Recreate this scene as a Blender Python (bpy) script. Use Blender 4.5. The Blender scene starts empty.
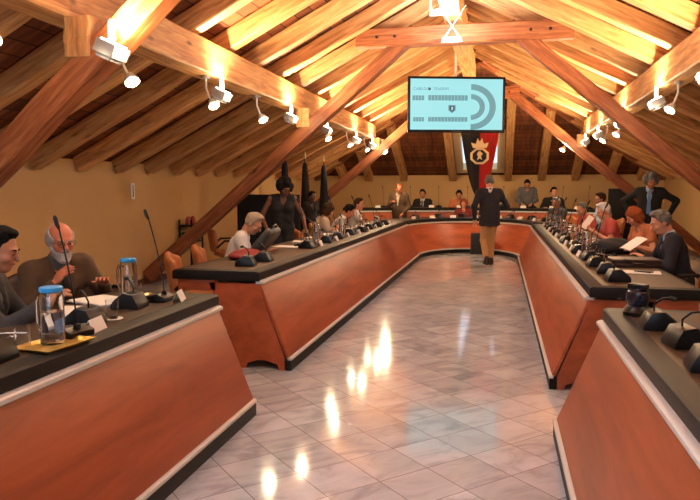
import bpy, bmesh, math, random
import numpy as np
from mathutils import Vector, Matrix, noise
random.seed(7)
C = bpy.context.scene.collection
R = math.radians
ORD = ['first','second','third','fourth','fifth','sixth','seventh','eighth','ninth','tenth','eleventh','twelfth',
       'thirteenth','fourteenth','fifteenth','sixteenth','seventeenth','eighteenth','nineteenth','twentieth',
       'twenty-first','twenty-second','twenty-third','twenty-fourth','twenty-fifth']

# ------------------------------------------------------------------ tagging
def tag(o, label=None, cat=None, group=None, kind=None):
    if label: o['label'] = label
    if cat: o['category'] = cat
    if group: o['group'] = group
    if kind: o['kind'] = kind
    return o
def empty(name, loc=(0,0,0), rz=0, label=None, cat=None, group=None):
    o = bpy.data.objects.new(name, None); C.objects.link(o)
    o.location = loc; o.rotation_euler = (0,0,rz); o.empty_display_size = .1
    return tag(o, label, cat, group)
def children(o): return [c for c in C.objects if c.parent == o]
def copy_thing(o, label, loc=None, rz=None, parts=None):
    c = o.copy(); C.objects.link(c)
    if loc is not None: c.location = loc
    if rz is not None: c.rotation_euler = (0,0,rz)
    c['label'] = label
    for ch in children(o):
        d = ch.copy(); C.objects.link(d); d.parent = c
        for g in children(ch):
            e = g.copy(); C.objects.link(e); e.parent = d
    return c

# ------------------------------------------------------------------ mesh builder
class MB:
    def __init__(s): s.bm = bmesh.new()
    def box(s, x0,x1,y0,y1,z0,z1, M=None):
        vs = [s.bm.verts.new((x,y,z)) for z in (z0,z1) for x,y in ((x0,y0),(x1,y0),(x1,y1),(x0,y1))]
        for f in ((3,2,1,0),(4,5,6,7),(0,1,5,4),(1,2,6,5),(2,3,7,6),(3,0,4,7)): s.bm.faces.new([vs[i] for i in f])
        if M is not None:
            for v in vs: v.co = M @ v.co
        return s
    def prism(s, pts, a, b, axis='Y', M=None):
        # polygon pts (2D) extruded between a and b along axis
        def mk(p, t):
            if axis=='Y': return (p[0], t, p[1])
            if axis=='X': return (t, p[0], p[1])
            return (p[0], p[1], t)
        A = [s.bm.verts.new(mk(p,a)) for p in pts]; Bv = [s.bm.verts.new(mk(p,b)) for p in pts]
        n = len(pts)
        s.bm.faces.new(A); s.bm.faces.new(Bv[::-1])
        for i in range(n): s.bm.faces.new([A[i], Bv[i], Bv[(i+1)%n], A[(i+1)%n]])
        if M is not None:
            for v in A+Bv: v.co = M @ v.co
        return s
    def tube(s, pts, r, n=8, cap=True):
        pts = [Vector(p) for p in pts]; rs = r if isinstance(r,(list,tuple)) else [r]*len(pts)
        up = Vector((0,0,1)); rings = []; prev=None
        for i,p in enumerate(pts):
            t = (pts[min(i+1,len(pts)-1)]-pts[max(i-1,0)]).normalized()
            if prev is None:
                a = t.cross(up) if abs(t.z)<.95 else t.cross(Vector((1,0,0)))
            else: a = prev - t*prev.dot(t)
            a.normalize(); prev=a; b = t.cross(a)
            rings.append([s.bm.verts.new(p+(a*math.cos(2*math.pi*k/n)+b*math.sin(2*math.pi*k/n))*rs[i]) for k in range(n)])
        for i in range(len(rings)-1):
            for k in range(n): s.bm.faces.new([rings[i][k],rings[i][(k+1)%n],rings[i+1][(k+1)%n],rings[i+1][k]])
        if cap: s.bm.faces.new(rings[0][::-1]); s.bm.faces.new(rings[-1])
        return s
    def lathe(s, prof, c=(0,0,0), n=24, M=None, sx=1, sy=1):
        rings=[]; allv=[]
        for r_,z in prof:
            if r_<1e-6:
                v=s.bm.verts.new((c[0],c[1],c[2]+z)); rings.append([v]); allv.append(v)
            else:
                rg=[s.bm.verts.new((c[0]+sx*r_*math.cos(2*math.pi*k/n), c[1]+sy*r_*math.sin(2*math.pi*k/n), c[2]+z)) for k in range(n)]
                rings.append(rg); allv+=rg
        for a,b in zip(rings,rings[1:]):
            for k in range(n):
                k2=(k+1)%n
                if len(a)==1 and len(b)==1: continue
                if len(a)==1: s.bm.faces.new([a[0],b[k2],b[k]])
                elif len(b)==1: s.bm.faces.new([a[k],a[k2],b[0]])
                else: s.bm.faces.new([a[k],a[k2],b[k2],b[k]])
        if M is not None:
            for v in allv: v.co = M @ v.co
        return s
    def sphere(s, c, r, n=12):
        prof=[(r*math.sin(math.pi*i/n), -r*math.cos(math.pi*i/n)) for i in range(n+1)]
        prof[0]=(0,-r); prof[-1]=(0,r)
        return s.lathe(prof,c,n*2)
    def loft(s, rings, closed=True, caps=True):
        V=[[s.bm.verts.new(p) for p in rg] for rg in rings]; n=len(V[0])
        for a,b in zip(V,V[1:]):
            for k in range(n if closed else n-1): s.bm.faces.new([a[k],a[(k+1)%n],b[(k+1)%n],b[k]])
        if caps: s.bm.faces.new(V[0][::-1]); s.bm.faces.new(V[-1])
        return s
    def build(s, name, mat, parent=None, bevel=0, seg=2, smooth=False, loc=None):
        bmesh.ops.recalc_face_normals(s.bm, faces=s.bm.faces)
        if bevel:
            es=[e for e in s.bm.edges if len(e.link_faces)==2 and e.calc_face_angle(0)>.5]
            bmesh.ops.bevel(s.bm, geom=es, offset=bevel, segments=seg, affect='EDGES', profile=.6, clamp_overlap=True)
        me=bpy.data.meshes.new(name); s.bm.to_mesh(me); s.bm.free()
        for m in (mat if isinstance(mat,(list,tuple)) else [mat]): me.materials.append(m)
        if smooth or bevel:
            me.polygons.foreach_set('use_smooth',[True]*len(me.polygons))
            try: me.set_sharp_from_angle(angle=R(38))
            except Exception: pass
        o=bpy.data.objects.new(name, me); C.objects.link(o)
        if parent: o.parent=parent
        if loc is not None: o.location=loc
        return o

# ------------------------------------------------------------------ materials
MATS={}
def nt(name):
    m=bpy.data.materials.new(name); m.use_nodes=True; t=m.node_tree
    return m,t,t.nodes['Principled BSDF'],t.nodes,t.links
def mat(name,col,rough=.6,metal=0,spec=.5,trans=0,ior=1.45,sheen=0,nz=0,nscale=30,bump=0,emit=None,estr=0,coat=0):
    if name in MATS: return MATS[name]
    m,t,b,N,L=nt(name)
    b.inputs['Base Color'].default_value=(*col,1); b.inputs['Roughness'].default_value=rough
    b.inputs['Metallic'].default_value=metal; b.inputs['IOR'].default_value=ior
    b.inputs['Specular IOR Level'].default_value=spec
    b.inputs['Transmission Weight'].default_value=trans; b.inputs['Coat Weight'].default_value=coat
    if sheen: b.inputs['Sheen Weight'].default_value=sheen
    if emit: b.inputs['Emission Color'].default_value=(*emit,1); b.inputs['Emission Strength'].default_value=estr
    if nz or bump:
        tc=N.new('ShaderNodeTexCoord'); n=N.new('ShaderNodeTexNoise'); n.inputs['Scale'].default_value=nscale; n.inputs['Detail'].default_value=6
        L.new(tc.outputs['Object'],n.inputs['Vector'])
        if nz:
            mx=N.new('ShaderNodeMix'); mx.data_type='RGBA'
            mx.inputs['A'].default_value=(*[c*(1-nz) for c in col],1); mx.inputs['B'].default_value=(*[min(1,c*(1+nz)) for c in col],1)
            L.new(n.outputs['Fac'],mx.inputs['Factor']); L.new(mx.outputs['Result'],b.inputs['Base Color'])
        if bump:
            bp=N.new('ShaderNodeBump'); bp.inputs['Strength'].default_value=bump; bp.inputs['Distance'].default_value=.01
            L.new(n.outputs['Fac'],bp.inputs['Height']); L.new(bp.outputs['Normal'],b.inputs['Normal'])
    MATS[name]=m; return m
def wood(name,c1,c2,c3,scale=(1.2,14,14),rough=.5,knots=True,bump=.25,planks=None,spec=.4,coat=0):
    m,t,b,N,L=nt(name)
    tc=N.new('ShaderNodeTexCoord'); mp=N.new('ShaderNodeMapping'); oi=N.new('ShaderNodeObjectInfo')
    mp.inputs['Scale'].default_value=scale
    cm=N.new('ShaderNodeVectorMath'); cm.operation='MULTIPLY_ADD'
    cx=N.new('ShaderNodeCombineXYZ'); L.new(oi.outputs['Random'],cx.inputs[0]); L.new(oi.outputs['Random'],cx.inputs[1]); L.new(oi.outputs['Random'],cx.inputs[2])
    cm.inputs[1].default_value=(37,23,51); L.new(cx.outputs[0],cm.inputs[0]); L.new(tc.outputs['Object'],cm.inputs[2])
    L.new(cm.outputs[0],mp.inputs['Vector'])
    n=N.new('ShaderNodeTexNoise'); n.inputs['Scale'].default_value=1.6; n.inputs['Detail'].default_value=7; n.inputs['Roughness'].default_value=.62; n.inputs['Distortion'].default_value=.6
    L.new(mp.outputs['Vector'],n.inputs['Vector'])
    cr=N.new('ShaderNodeValToRGB'); e=cr.color_ramp.elements
    e[0].position=.32; e[0].color=(*c1,1); e[1].position=.68; e[1].color=(*c3,1)
    k=e.new(.5); k.color=(*c2,1)
    L.new(n.outputs['Fac'],cr.inputs['Fac']); col=cr.outputs['Color']
    # beam-to-beam variation
    hs=N.new('ShaderNodeHueSaturation'); mr=N.new('ShaderNodeMapRange'); mr.inputs['To Min'].default_value=.78; mr.inputs['To Max'].default_value=1.18
    L.new(oi.outputs['Random'],mr.inputs['Value']); L.new(mr.outputs['Result'],hs.inputs['Value']); L.new(col,hs.inputs['Color']); col=hs.outputs['Color']
    if knots:
        v=N.new('ShaderNodeTexVoronoi'); v.inputs['Scale'].default_value=1.0
        mp2=N.new('ShaderNodeMapping'); mp2.inputs['Scale'].default_value=(1.6,4.5,4.5); L.new(cm.outputs[0],mp2.inputs['Vector']); L.new(mp2.outputs['Vector'],v.inputs['Vector'])
        kr=N.new('ShaderNodeValToRGB'); ke=kr.color_ramp.elements; ke[0].position=.03; ke[0].color=(1,1,1,1); ke[1].position=.12; ke[1].color=(0,0,0,1)
        L.new(v.outputs['Distance'],kr.inputs['Fac'])
        mx=N.new('ShaderNodeMix'); mx.data_type='RGBA'; L.new(kr.outputs['Color'],mx.inputs['Factor']); L.new(col,mx.inputs['A']); mx.inputs['B'].default_value=(*[c*.35 for c in c1],1); col=mx.outputs['Result']
    if planks:   # (axis index, pitch) dark joints between boards, part of the wood pattern
        sx=N.new('ShaderNodeSeparateXYZ'); L.new(tc.outputs['Object'],sx.inputs[0])
        d=N.new('ShaderNodeMath'); d.operation='DIVIDE'; L.new(sx.outputs[planks[0]],d.inputs[0]); d.inputs[1].default_value=planks[1]
        fr=N.new('ShaderNodeMath'); fr.operation='FRACT'; L.new(d.outputs[0],fr.inputs[0])
        ls=N.new('ShaderNodeMath'); ls.operation='LESS_THAN'; L.new(fr.outputs[0],ls.inputs[0]); ls.inputs[1].default_value=.07
        fl=N.new('ShaderNodeMath'); fl.operation='FLOOR'; L.new(d.outputs[0],fl.inputs[0])
        wn=N.new('ShaderNodeTexWhiteNoise'); wn.noise_dimensions='1D'; L.new(fl.outputs[0],wn.inputs['W'])
        mr2=N.new('ShaderNodeMapRange'); mr2.inputs['To Min'].default_value=.65; mr2.inputs['To Max'].default_value=1.25; L.new(wn.outputs['Value'],mr2.inputs['Value'])
        h2=N.new('ShaderNodeHueSaturation'); L.new(mr2.outputs['Result'],h2.inputs['Value']); L.new(col,h2.inputs['Color'])
        mx=N.new('ShaderNodeMix'); mx.data_type='RGBA'; L.new(ls.outputs[0],mx.inputs['Factor']); L.new(h2.outputs['Color'],mx.inputs['A']); mx.inputs['B'].default_value=(*[c*.15 for c in c1],1); col=mx.outputs['Result']
    L.new(col,b.inputs['Base Color']); b.inputs['Roughness'].default_value=rough; b.inputs['Specular IOR Level'].default_value=spec
    b.inputs['Coat Weight'].default_value=coat; b.inputs['Coat Roughness'].default_value=.25
    bp=N.new('ShaderNodeBump'); bp.inputs['Strength'].default_value=bump; bp.inputs['Distance'].default_value=.006
    L.new(n.outputs['Fac'],bp.inputs['Height']); L.new(bp.outputs['Normal'],b.inputs['Normal'])
    MATS[name]=m; return m

M_beam=wood('beam_wood',(.34,.14,.045),(.60,.30,.11),(.76,.45,.19),rough=.55)
M_strut=wood('truss_wood',(.15,.042,.014),(.31,.095,.032),(.45,.17,.06),rough=.5)
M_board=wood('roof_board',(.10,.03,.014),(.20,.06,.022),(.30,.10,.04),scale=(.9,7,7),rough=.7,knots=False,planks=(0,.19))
M_panel=wood('cherry_panel',(.27,.058,.019),(.37,.082,.028),(.46,.11,.040),scale=(3.5,.55,5.5),rough=.40,knots=False,bump=.03,spec=.4,coat=.04)
M_panelc=wood('cherry_panel_curved',(.27,.058,.019),(.37,.082,.028),(.46,.11,.040),scale=(.8,.8,5.5),rough=.40,knots=False,bump=.03,spec=.4,coat=.04)
M_top=wood('counter_edge',(.009,.008,.008),(.014,.012,.011),(.021,.018,.016),scale=(30,1.2,30),rough=.5,spec=.14,knots=False,bump=.05)
M_topin=wood('counter_inlay',(.050,.030,.017),(.068,.042,.024),(.088,.056,.034),scale=(14,.8,14),rough=.5,spec=.18,knots=False,bump=.03)
M_alu=mat('brushed_strip',(.60,.59,.57),.4,.15,nz=.1,nscale=60)
M_black=mat('black_plinth',(.008,.008,.009),.5,spec=.2)
M_bplastic=mat('black_plastic',(.007,.007,.009),.33,spec=.35,nz=.1,nscale=80)
M_dgrey=mat('dark_grey_plastic',(.05,.052,.056),.42)
M_steel=mat('chrome_steel',(.7,.7,.72),.2,1)
M_white=mat('white_paper',(.78,.76,.72),.8)
M_glass=mat('clear_glass',(.96,.98,1),.02,0,.5,trans=1,ior=1.45)
M_water=mat('water',(.95,.98,1),.0,0,.5,trans=1,ior=1.33)
M_blue=mat('blue_lid_plastic',(.02,.26,.62),.35)
M_gold=mat('gold_tray',(.72,.45,.10),.3,.6,nz=.1)
M_tan=mat('tan_leather',(.42,.14,.045),.45,bump=.15,nscale=60,nz=.12)
M_darkleather=mat('dark_leather',(.030,.014,.010),.42,bump=.15,nscale=60)
M_ochre=mat('ochre_plaster',(.57,.36,.155),.9,nz=.06,nscale=2.2,bump=.05)
M_skirt=mat('baseboard_wood',(.11,.04,.018),.5)

def floor_mat():
    m,t,b,N,L=nt('marble_tiles')
    tc=N.new('ShaderNodeTexCoord'); mp=N.new('ShaderNodeMapping'); mp.inputs['Rotation'].default_value=(0,0,R(FLOOR_ROT)); mp.inputs['Location'].default_value=FLOOR_OFF
    L.new(tc.outputs['Object'],mp.inputs['Vector'])
    sp=N.new('ShaderNodeSeparateXYZ'); L.new(mp.outputs[0],sp.inputs[0])
    edges=[];cells=[]
    for i in range(2):
        d=N.new('ShaderNodeMath'); d.operation='DIVIDE'; L.new(sp.outputs[i],d.inputs[0]); d.inputs[1].default_value=TILE
        fr=N.new('ShaderNodeMath'); fr.operation='FRACT'; L.new(d.outputs[0],fr.inputs[0])
        pp=N.new('ShaderNodeMath'); pp.operation='PINGPONG'; L.new(d.outputs[0],pp.inputs[0]); pp.inputs[1].default_value=.5
        ls=N.new('ShaderNodeMath'); ls.operation='LESS_THAN'; L.new(pp.outputs[0],ls.inputs[0]); ls.inputs[1].default_value=.0075
        fl=N.new('ShaderNodeMath'); fl.operation='FLOOR'; L.new(d.outputs[0],fl.inputs[0])
        edges.append(ls); cells.append(fl)
    mxm=N.new('ShaderNodeMath'); mxm.operation='MAXIMUM'; L.new(edges[0].outputs[0],mxm.inputs[0]); L.new(edges[1].outputs[0],mxm.inputs[1])
    cc=N.new('ShaderNodeCombineXYZ'); L.new(cells[0].outputs[0],cc.inputs[0]); L.new(cells[1].outputs[0],cc.inputs[1])
    wn=N.new('ShaderNodeTexWhiteNoise'); wn.noise_dimensions='3D'; L.new(cc.outputs[0],wn.inputs['Vector'])
    off=N.new('ShaderNodeVectorMath'); off.operation='MULTIPLY_ADD'; L.new(wn.outputs['Color'],off.inputs[0]); off.inputs[1].default_value=(9,9,9); L.new(mp.outputs[0],off.inputs[2])
    mp2=N.new('ShaderNodeMapping'); mp2.inputs['Scale'].default_value=(1,2.1,1); mp2.inputs['Rotation'].default_value=(0,0,.5); L.new(off.outputs[0],mp2.inputs['Vector'])
    n=N.new('ShaderNodeTexNoise'); n.inputs['Scale'].default_value=2.1; n.inputs['Detail'].default_value=9; n.inputs['Roughness'].default_value=.62; n.inputs['Distortion'].default_value=1.3
    L.new(mp2.outputs[0],n.inputs['Vector'])
    cr=N.new('ShaderNodeValToRGB'); e=cr.color_ramp.elements
    e[0].position=.30; e[0].color=(.29,.315,.36,1); e[1].position=.70; e[1].color=(.54,.585,.655,1)
    k=e.new(.5); k.color=(.46,.50,.565,1); k=e.new(.42); k.color=(.39,.425,.485,1)
    L.new(n.outputs['Fac'],cr.inputs['Fac'])
    mr=N.new('ShaderNodeMapRange'); mr.inputs['To Min'].default_value=.86; mr.inputs['To Max'].default_value=1.08; L.new(wn.outputs['Value'],mr.inputs['Value'])
    hs=N.new('ShaderNodeHueSaturation'); L.new(cr.outputs['Color'],hs.inputs['Color']); L.new(mr.outputs['Result'],hs.inputs['Value'])
    mx=N.new('ShaderNodeMix'); mx.data_type='RGBA'; L.new(mxm.outputs[0],mx.inputs['Factor']); L.new(hs.outputs['Color'],mx.inputs['A']); mx.inputs['B'].default_value=(.16,.155,.16,1)
    L.new(mx.outputs['Result'],b.inputs['Base Color'])
    n2=N.new('ShaderNodeTexNoise'); n2.inputs['Scale'].default_value=7; L.new(mp.outputs[0],n2.inputs['Vector'])
    rr=N.new('ShaderNodeMapRange'); rr.inputs['To Min'].default_value=.06; rr.inputs['To Max'].default_value=.13; L.new(n2.outputs['Fac'],rr.inputs['Value']); L.new(rr.outputs['Result'],b.inputs['Roughness'])
    bp=N.new('ShaderNodeBump'); bp.inputs['Strength'].default_value=.35; bp.inputs['Distance'].default_value=.002; bp.invert=True
    L.new(mxm.outputs[0],bp.inputs['Height'])
    n3=N.new('ShaderNodeTexNoise'); n3.inputs['Scale'].default_value=5; n3.inputs['Detail'].default_value=2; L.new(mp.outputs[0],n3.inputs['Vector'])
    bp2=N.new('ShaderNodeBump'); bp2.inputs['Strength'].default_value=.06; bp2.inputs['Distance'].default_value=.01; L.new(n3.outputs['Fac'],bp2.inputs['Height']); L.new(bp.outputs['Normal'],bp2.inputs['Normal'])
    L.new(bp2.outputs['Normal'],b.inputs['Normal'])
    b.inputs['Specular IOR Level'].default_value=.6
    return m
TILE=.312; FLOOR_ROT=-45.0; FLOOR_OFF=(0,-.186,0)
M_floor=floor_mat()
# ------------------------------------------------------------------ room geometry constants
CX=-.55; HW=4.85; XL=CX-HW; XR=CX+HW; YB=19.2; YF=-5.0
ZE=1.69; SL=.51; RH=.21            # rafter underside height at the wall, slope, rafter height
PIT=math.atan(SL); BO=RH/math.cos(PIT)   # boards sit BO above the rafter underside
WT=1.88                              # wall height
def zu(x): return ZE+SL*(HW-abs(x-CX))

fl=MB().box(XL-.3,XR+.3,YF-.3,YB+.3,-.12,0).build('floor',M_floor); tag(fl,kind='structure')
for nm,a in (('wall_left',(XL-.25,XL,YF,YB+.25)),('wall_right',(XR,XR+.25,YF,YB+.25)),('wall_back',(XL,XR,YB,YB+.25))):
    o=MB().box(*a,0,WT).build(nm,M_ochre); tag(o,kind='structure')
# the end behind the camera: gable wall
FW=(CX-2.6,CX+2.6,.75,2.55)          # unseen wide window added in the gable behind the camera for cool fill
g=MB().prism([(XL,0),(FW[0],0),(FW[0],zu(FW[0])+.2),(XL,WT)],YF-.25,YF,'Y').prism([(FW[1],0),(XR,0),(XR,WT),(FW[1],zu(FW[1])+.2)],YF-.25,YF,'Y').prism([(FW[0],0),(FW[1],0),(FW[1],FW[2]),(FW[0],FW[2])],YF-.25,YF,'Y').prism([(FW[0],FW[3]),(FW[1],FW[3]),(FW[1],zu(FW[1])+.2),(CX,zu(CX)+.3),(FW[0],zu(FW[0])+.2)],YF-.25,YF,'Y').build('wall_front',M_ochre); tag(g,kind='structure')
for nm,a in (('baseboard_left',(XL,XL+.02,YF,YB)),('baseboard_right',(XR-.02,XR,YF,YB)),('baseboard_back',(XL+.02,XR-.02,YB-.02,YB))):
    o=MB().box(*a,0,.10).build(nm,M_skirt,bevel=.004); tag(o,kind='structure')

# roof boarding: local X runs up the slope (plank joints every .19 m), local Y along the eave
YH=YB-HW                              # where the ridge ends and the hip begins
L_sl=HW/math.cos(PIT)
def slope_obj(name, poly, M, holes=None, th=.05):
    """poly in local (u up the slope, v along the eave)"""
    mb=MB(); mb.prism(poly,0,th,'Z'); o=mb.build(name,M_board); o.matrix_world=M; return tag(o,kind='structure')
def frame(origin, ux, vy):
    u=Vector(ux).normalized(); v=Vector(vy).normalized(); w=u.cross(v)
    return Matrix(((u.x,v.x,w.x,origin[0]),(u.y,v.y,w.y,origin[1]),(u.z,v.z,w.z,origin[2]),(0,0,0,1)))
ev=.35                                # overhang beyond the wall
def side_slope(name, s, window=None):
    # s=-1 left, +1 right ; v runs along +Y from YF
    ux=(-s*math.cos(PIT),0,math.sin(PIT)); vy=(0,1,0)
    org=(CX+s*HW, 0, ZE+BO)
    M=frame(org,ux,vy)
    flip = M.to_3x3().col[2].z<0
    t=.05; 
    def piece(poly):
        mb.prism(poly,(-t if flip else 0),(0 if flip else t),'Z')
    mb=MB(); U=L_sl
    if window:
        u0,u1,v0,v1=window
        piece([(-ev,YF-.2),(U,YF-.2),(U,v0),(-ev,v0)])
        piece([(-ev,v0),(u0,v0),(u0,v1),(-ev,v1)]); piece([(u1,v0),(U,v0),(U,v1),(u1,v1)])
        piece([(-ev,v1),(U,v1),(U,YH),(-ev,YB+ev)])
    else: piece([(-ev,YF-.2),(U,YF-.2),(U,YH),(-ev,YB+ev)])
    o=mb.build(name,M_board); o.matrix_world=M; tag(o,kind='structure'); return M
SKY=(1.6,3.7,-2.4,1.2)               # roof window in the left slope, beside the camera
ML=side_slope('ceiling_left',-1,SKY); side_slope('ceiling_right',1)
# hip slope over the back wall with the opening of the window behind the banner
MH=frame((CX,YB,ZE+BO),(0,-math.cos(PIT),math.sin(PIT)),(1,0,0))
flip=MH.to_3x3().col[2].z<0
mb=MB(); e_=ev*math.cos(PIT); z0,z1=((-.05,0) if flip else (0,.05))
wu0,wu1,wv0,wv1=.14,2.3,-.66,.66
def P4(p): mb.prism(p,z0,z1,'Z')
P4([(-ev,-HW-e_),(-ev,wv0),(L_sl*(1+wv0/HW),wv0)])
P4([(-ev,wv1),(-ev,HW+e_),(L_sl*(1-wv1/HW),wv1)])
P4([(-ev,wv0),(-ev,wv1),(wu0,wv1),(wu0,wv0)])
P4([(wu1,wv0),(wu1,wv1),(L_sl*(1-wv1/HW),wv1),(L_sl,0),(L_sl*(1+wv0/HW),wv0)])
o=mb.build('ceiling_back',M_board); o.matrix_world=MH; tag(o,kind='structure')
# windows in the roof: frame + pane, laid on the slope
M_cream=mat('cream_window_wood',(.72,.60,.38),.55,nz=.08,nscale=8)
def roof_window(name,M,u0,u1,v0,v1,flip,bars=1,fw=.09):
    mb=MB(); a,b=((-.06,.16) if not flip else (-.16,.06)); w=fw
    mb.box(u0-.01,u0+w,v0,v1,a,b).box(u1-w,u1+.01,v0,v1,a,b).box(u0+w,u1-w,v0,v0+w,a,b).box(u0+w,u1-w,v1-w,v1,a,b)
    for k in range(bars):
        vc=v0+(v1-v0)*(k+1)/(bars+1); mb.box(u0+w,u1-w,vc-.03,vc+.03,a*.5,b*.5)
    o=mb.build('window_%d'%name,M_cream,bevel=.006); o.matrix_world=M; tag(o,kind='structure')
    p=MB().box(u0+w-.01,u1-w+.01,v0+w-.01,v1-w+.01,-.004,.004).build('pane',M_pane,o)
    return o
M_pane=mat('window_pane',(1,1,1),.0,0,.5,trans=1,ior=1.02)
roof_window(1,MH,wu0,wu1,wv0,wv1,flip,bars=0,fw=.2)
roof_window(2,ML,*SKY,True,bars=2)
mb=MB()
for a_ in ((FW[0],FW[1],FW[2],FW[2]+.08),(FW[0],FW[1],FW[3]-.08,FW[3]),(FW[0],FW[0]+.08,FW[2]+.08,FW[3]-.08),(FW[1]-.08,FW[1],FW[2]+.08,FW[3]-.08),(CX-.9,CX-.83,FW[2]+.08,FW[3]-.08),(CX+.83,CX+.9,FW[2]+.08,FW[3]-.08)): mb.box(a_[0],a_[1],YF-.18,YF-.08,a_[2],a_[3])
o=mb.build('window_3',M_cream,bevel=.005); tag(o,kind='structure'); MB().box(FW[0]+.07,FW[1]-.07,YF-.134,YF-.126,FW[2]+.07,FW[3]-.07).build('pane',M_pane,o)  # gable window added out of view to let in the cool fill

# ------------------------------------------------------------------ beams
def beam_mesh(L,w,h,seed,hew=.006,nseg=14,bev=.014,axis0=-.5):
    """beam along local +X from 0..L, centred in Y and Z, hand-hewn"""
    rnd=random.Random(seed); bm=bmesh.new(); rings=[]
    oct_=[(-w/2+bev,-h/2),(w/2-bev,-h/2),(w/2,-h/2+bev),(w/2,h/2-bev),(w/2-bev,h/2),(-w/2+bev,h/2),(-w/2,h/2-bev),(-w/2,-h/2+bev)]
    for i in range(nseg+1):
        x=L*i/nseg; dy=rnd.uniform(-hew,hew); dz=rnd.uniform(-hew,hew)
        if i in (0,nseg): dy=dz=0
        rings.append([bm.verts.new((x,a+dy+rnd.uniform(-hew,hew)*.5,b+dz+rnd.uniform(-hew,hew)*.5)) for a,b in oct_])
    for a,b in zip(rings,rings[1:]):
        for k in range(8): bm.faces.new([a[k],a[(k+1)%8],b[(k+1)%8],b[k]])
    bm.faces.new(rings[0][::-1]); bm.faces.new(rings[-1])
    bmesh.ops.recalc_face_normals(bm,faces=bm.faces)
    me=bpy.data.meshes.new('beam'); bm.to_mesh(me); bm.free(); return me
def beam(name,p0,p1,w,h,m,parent=None,up=(0,0,1),seed=None,hew=.006):
    p0=Vector(p0);p1=Vector(p1); d=p1-p0; L=d.length; x=d.normalized(); z=Vector(up); z=(z-x*z.dot(x)).normalized(); y=z.cross(x)
    me=beam_mesh(L,w,h,seed if seed is not None else random.random(),hew,max(6,int(L/.35))); me.materials.append(m)
    o=bpy.data.objects.new(name,me); C.objects.link(o)
    o.matrix_world=Matrix(((x.x,y.x,z.x,p0.x),(x.y,y.y,z.y,p0.y),(x.z,y.z,z.z,p0.z),(0,0,0,1)))
    if parent is not None:
        mw=o.matrix_world.copy(); o.parent=parent; o.matrix_parent_inverse=Matrix(); o.matrix_basis=Matrix.Translation(-parent.location)@mw
    return o
# side rafters (left and right), spacing .87
RW=.17
def rafter_pts(s,y):
    run=min(HW,YB-y)-.02
    x0=CX+s*(HW-.02); 
    zc=lambda t: ZE+SL*t+BO/2-.005
    ext=.0
    return (x0,y,zc(.02)),(CX+s*(HW-run),y,zc(run))
ys=[6.85+.87*k for k in range(-9,15)]
for s,side in ((-1,'left'),(1,'right')):
    mesh0=None; n=0
    vis=[y for y in ys if y<YB-.5 and y>-.9]
    for i,y in enumerate(vis):
        if s==-1 and SKY[2]-.05<y<SKY[3]+.05 and False: continue
        yy=y+ (0 if s==-1 else .1)
        p0,p1=rafter_pts(s,yy)
        if s==-1 and SKY[2]<yy<SKY[3]: continue
        full = YB-yy>=HW
        o=beam('rafter',p0,p1,RW+random.uniform(-.012,.018),RH-.01,M_beam,seed=i*7+(s+1)*100)
        k=len(vis)-1-i
        tag(o,'pine rafter on the %s roof slope, %s one counted from the back wall'%(side,ORD[k] if k<25 else 'last'),'rafter','rafters of the %s roof slope'%side)
# hip rafters running up from the back wall
bxs=[-4.5,-3.75,-2.73,-1.32,.22,1.12,2.0,2.9,3.7]
for i,x in enumerate(bxs):
    run=HW-abs(x-CX)-.12
    if x in(-1.32,.22): run=min(run,3.9)
    if run<.3: continue
    zc=lambda t: ZE+SL*t+BO/2-.005
    o=beam('hip_rafter',(x,YB-.02,zc(.02)),(x,YB-run,zc(run)),.20,RH+.02,M_beam,seed=400+i)
    tag(o,'short rafter rising from the back wall, %s from the left corner'%ORD[i],'rafter','rafters of the back roof slope')
for s,side in ((-1,'left'),(1,'right')):
    o=beam('corner_rafter',(CX+s*(HW-.03),YB-.03,ZE+BO/2+.02),(CX+s*.1,YH+.1,ZE+SL*HW+BO/2-.04),.19,RH+.01,M_strut,seed=450+s)
    tag(o,'diagonal corner rafter where the back slope meets the %s slope'%side,'rafter','corner rafters')
# ridge beam, purlins
o=beam('ridge_beam',(CX-.12,YF+.1,ZE+SL*HW-.20),(CX-.12,YH+.2,ZE+SL*HW-.20),.24,.36,M_beam,seed=3); tag(o,'thick ridge beam running along the top of the roof','beam')
PX=2.41; PZ=2.80
for s,side in ((-1,'left'),(1,'right')):
    o=beam('purlin',(CX+s*PX,YF+.1,PZ),(CX+s*PX,15.15,PZ),.27,.32,M_beam,seed=11+s,hew=.004); tag(o,'massive pale pine purlin running lengthways under the %s rafters'%side,'beam','purlins')
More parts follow.
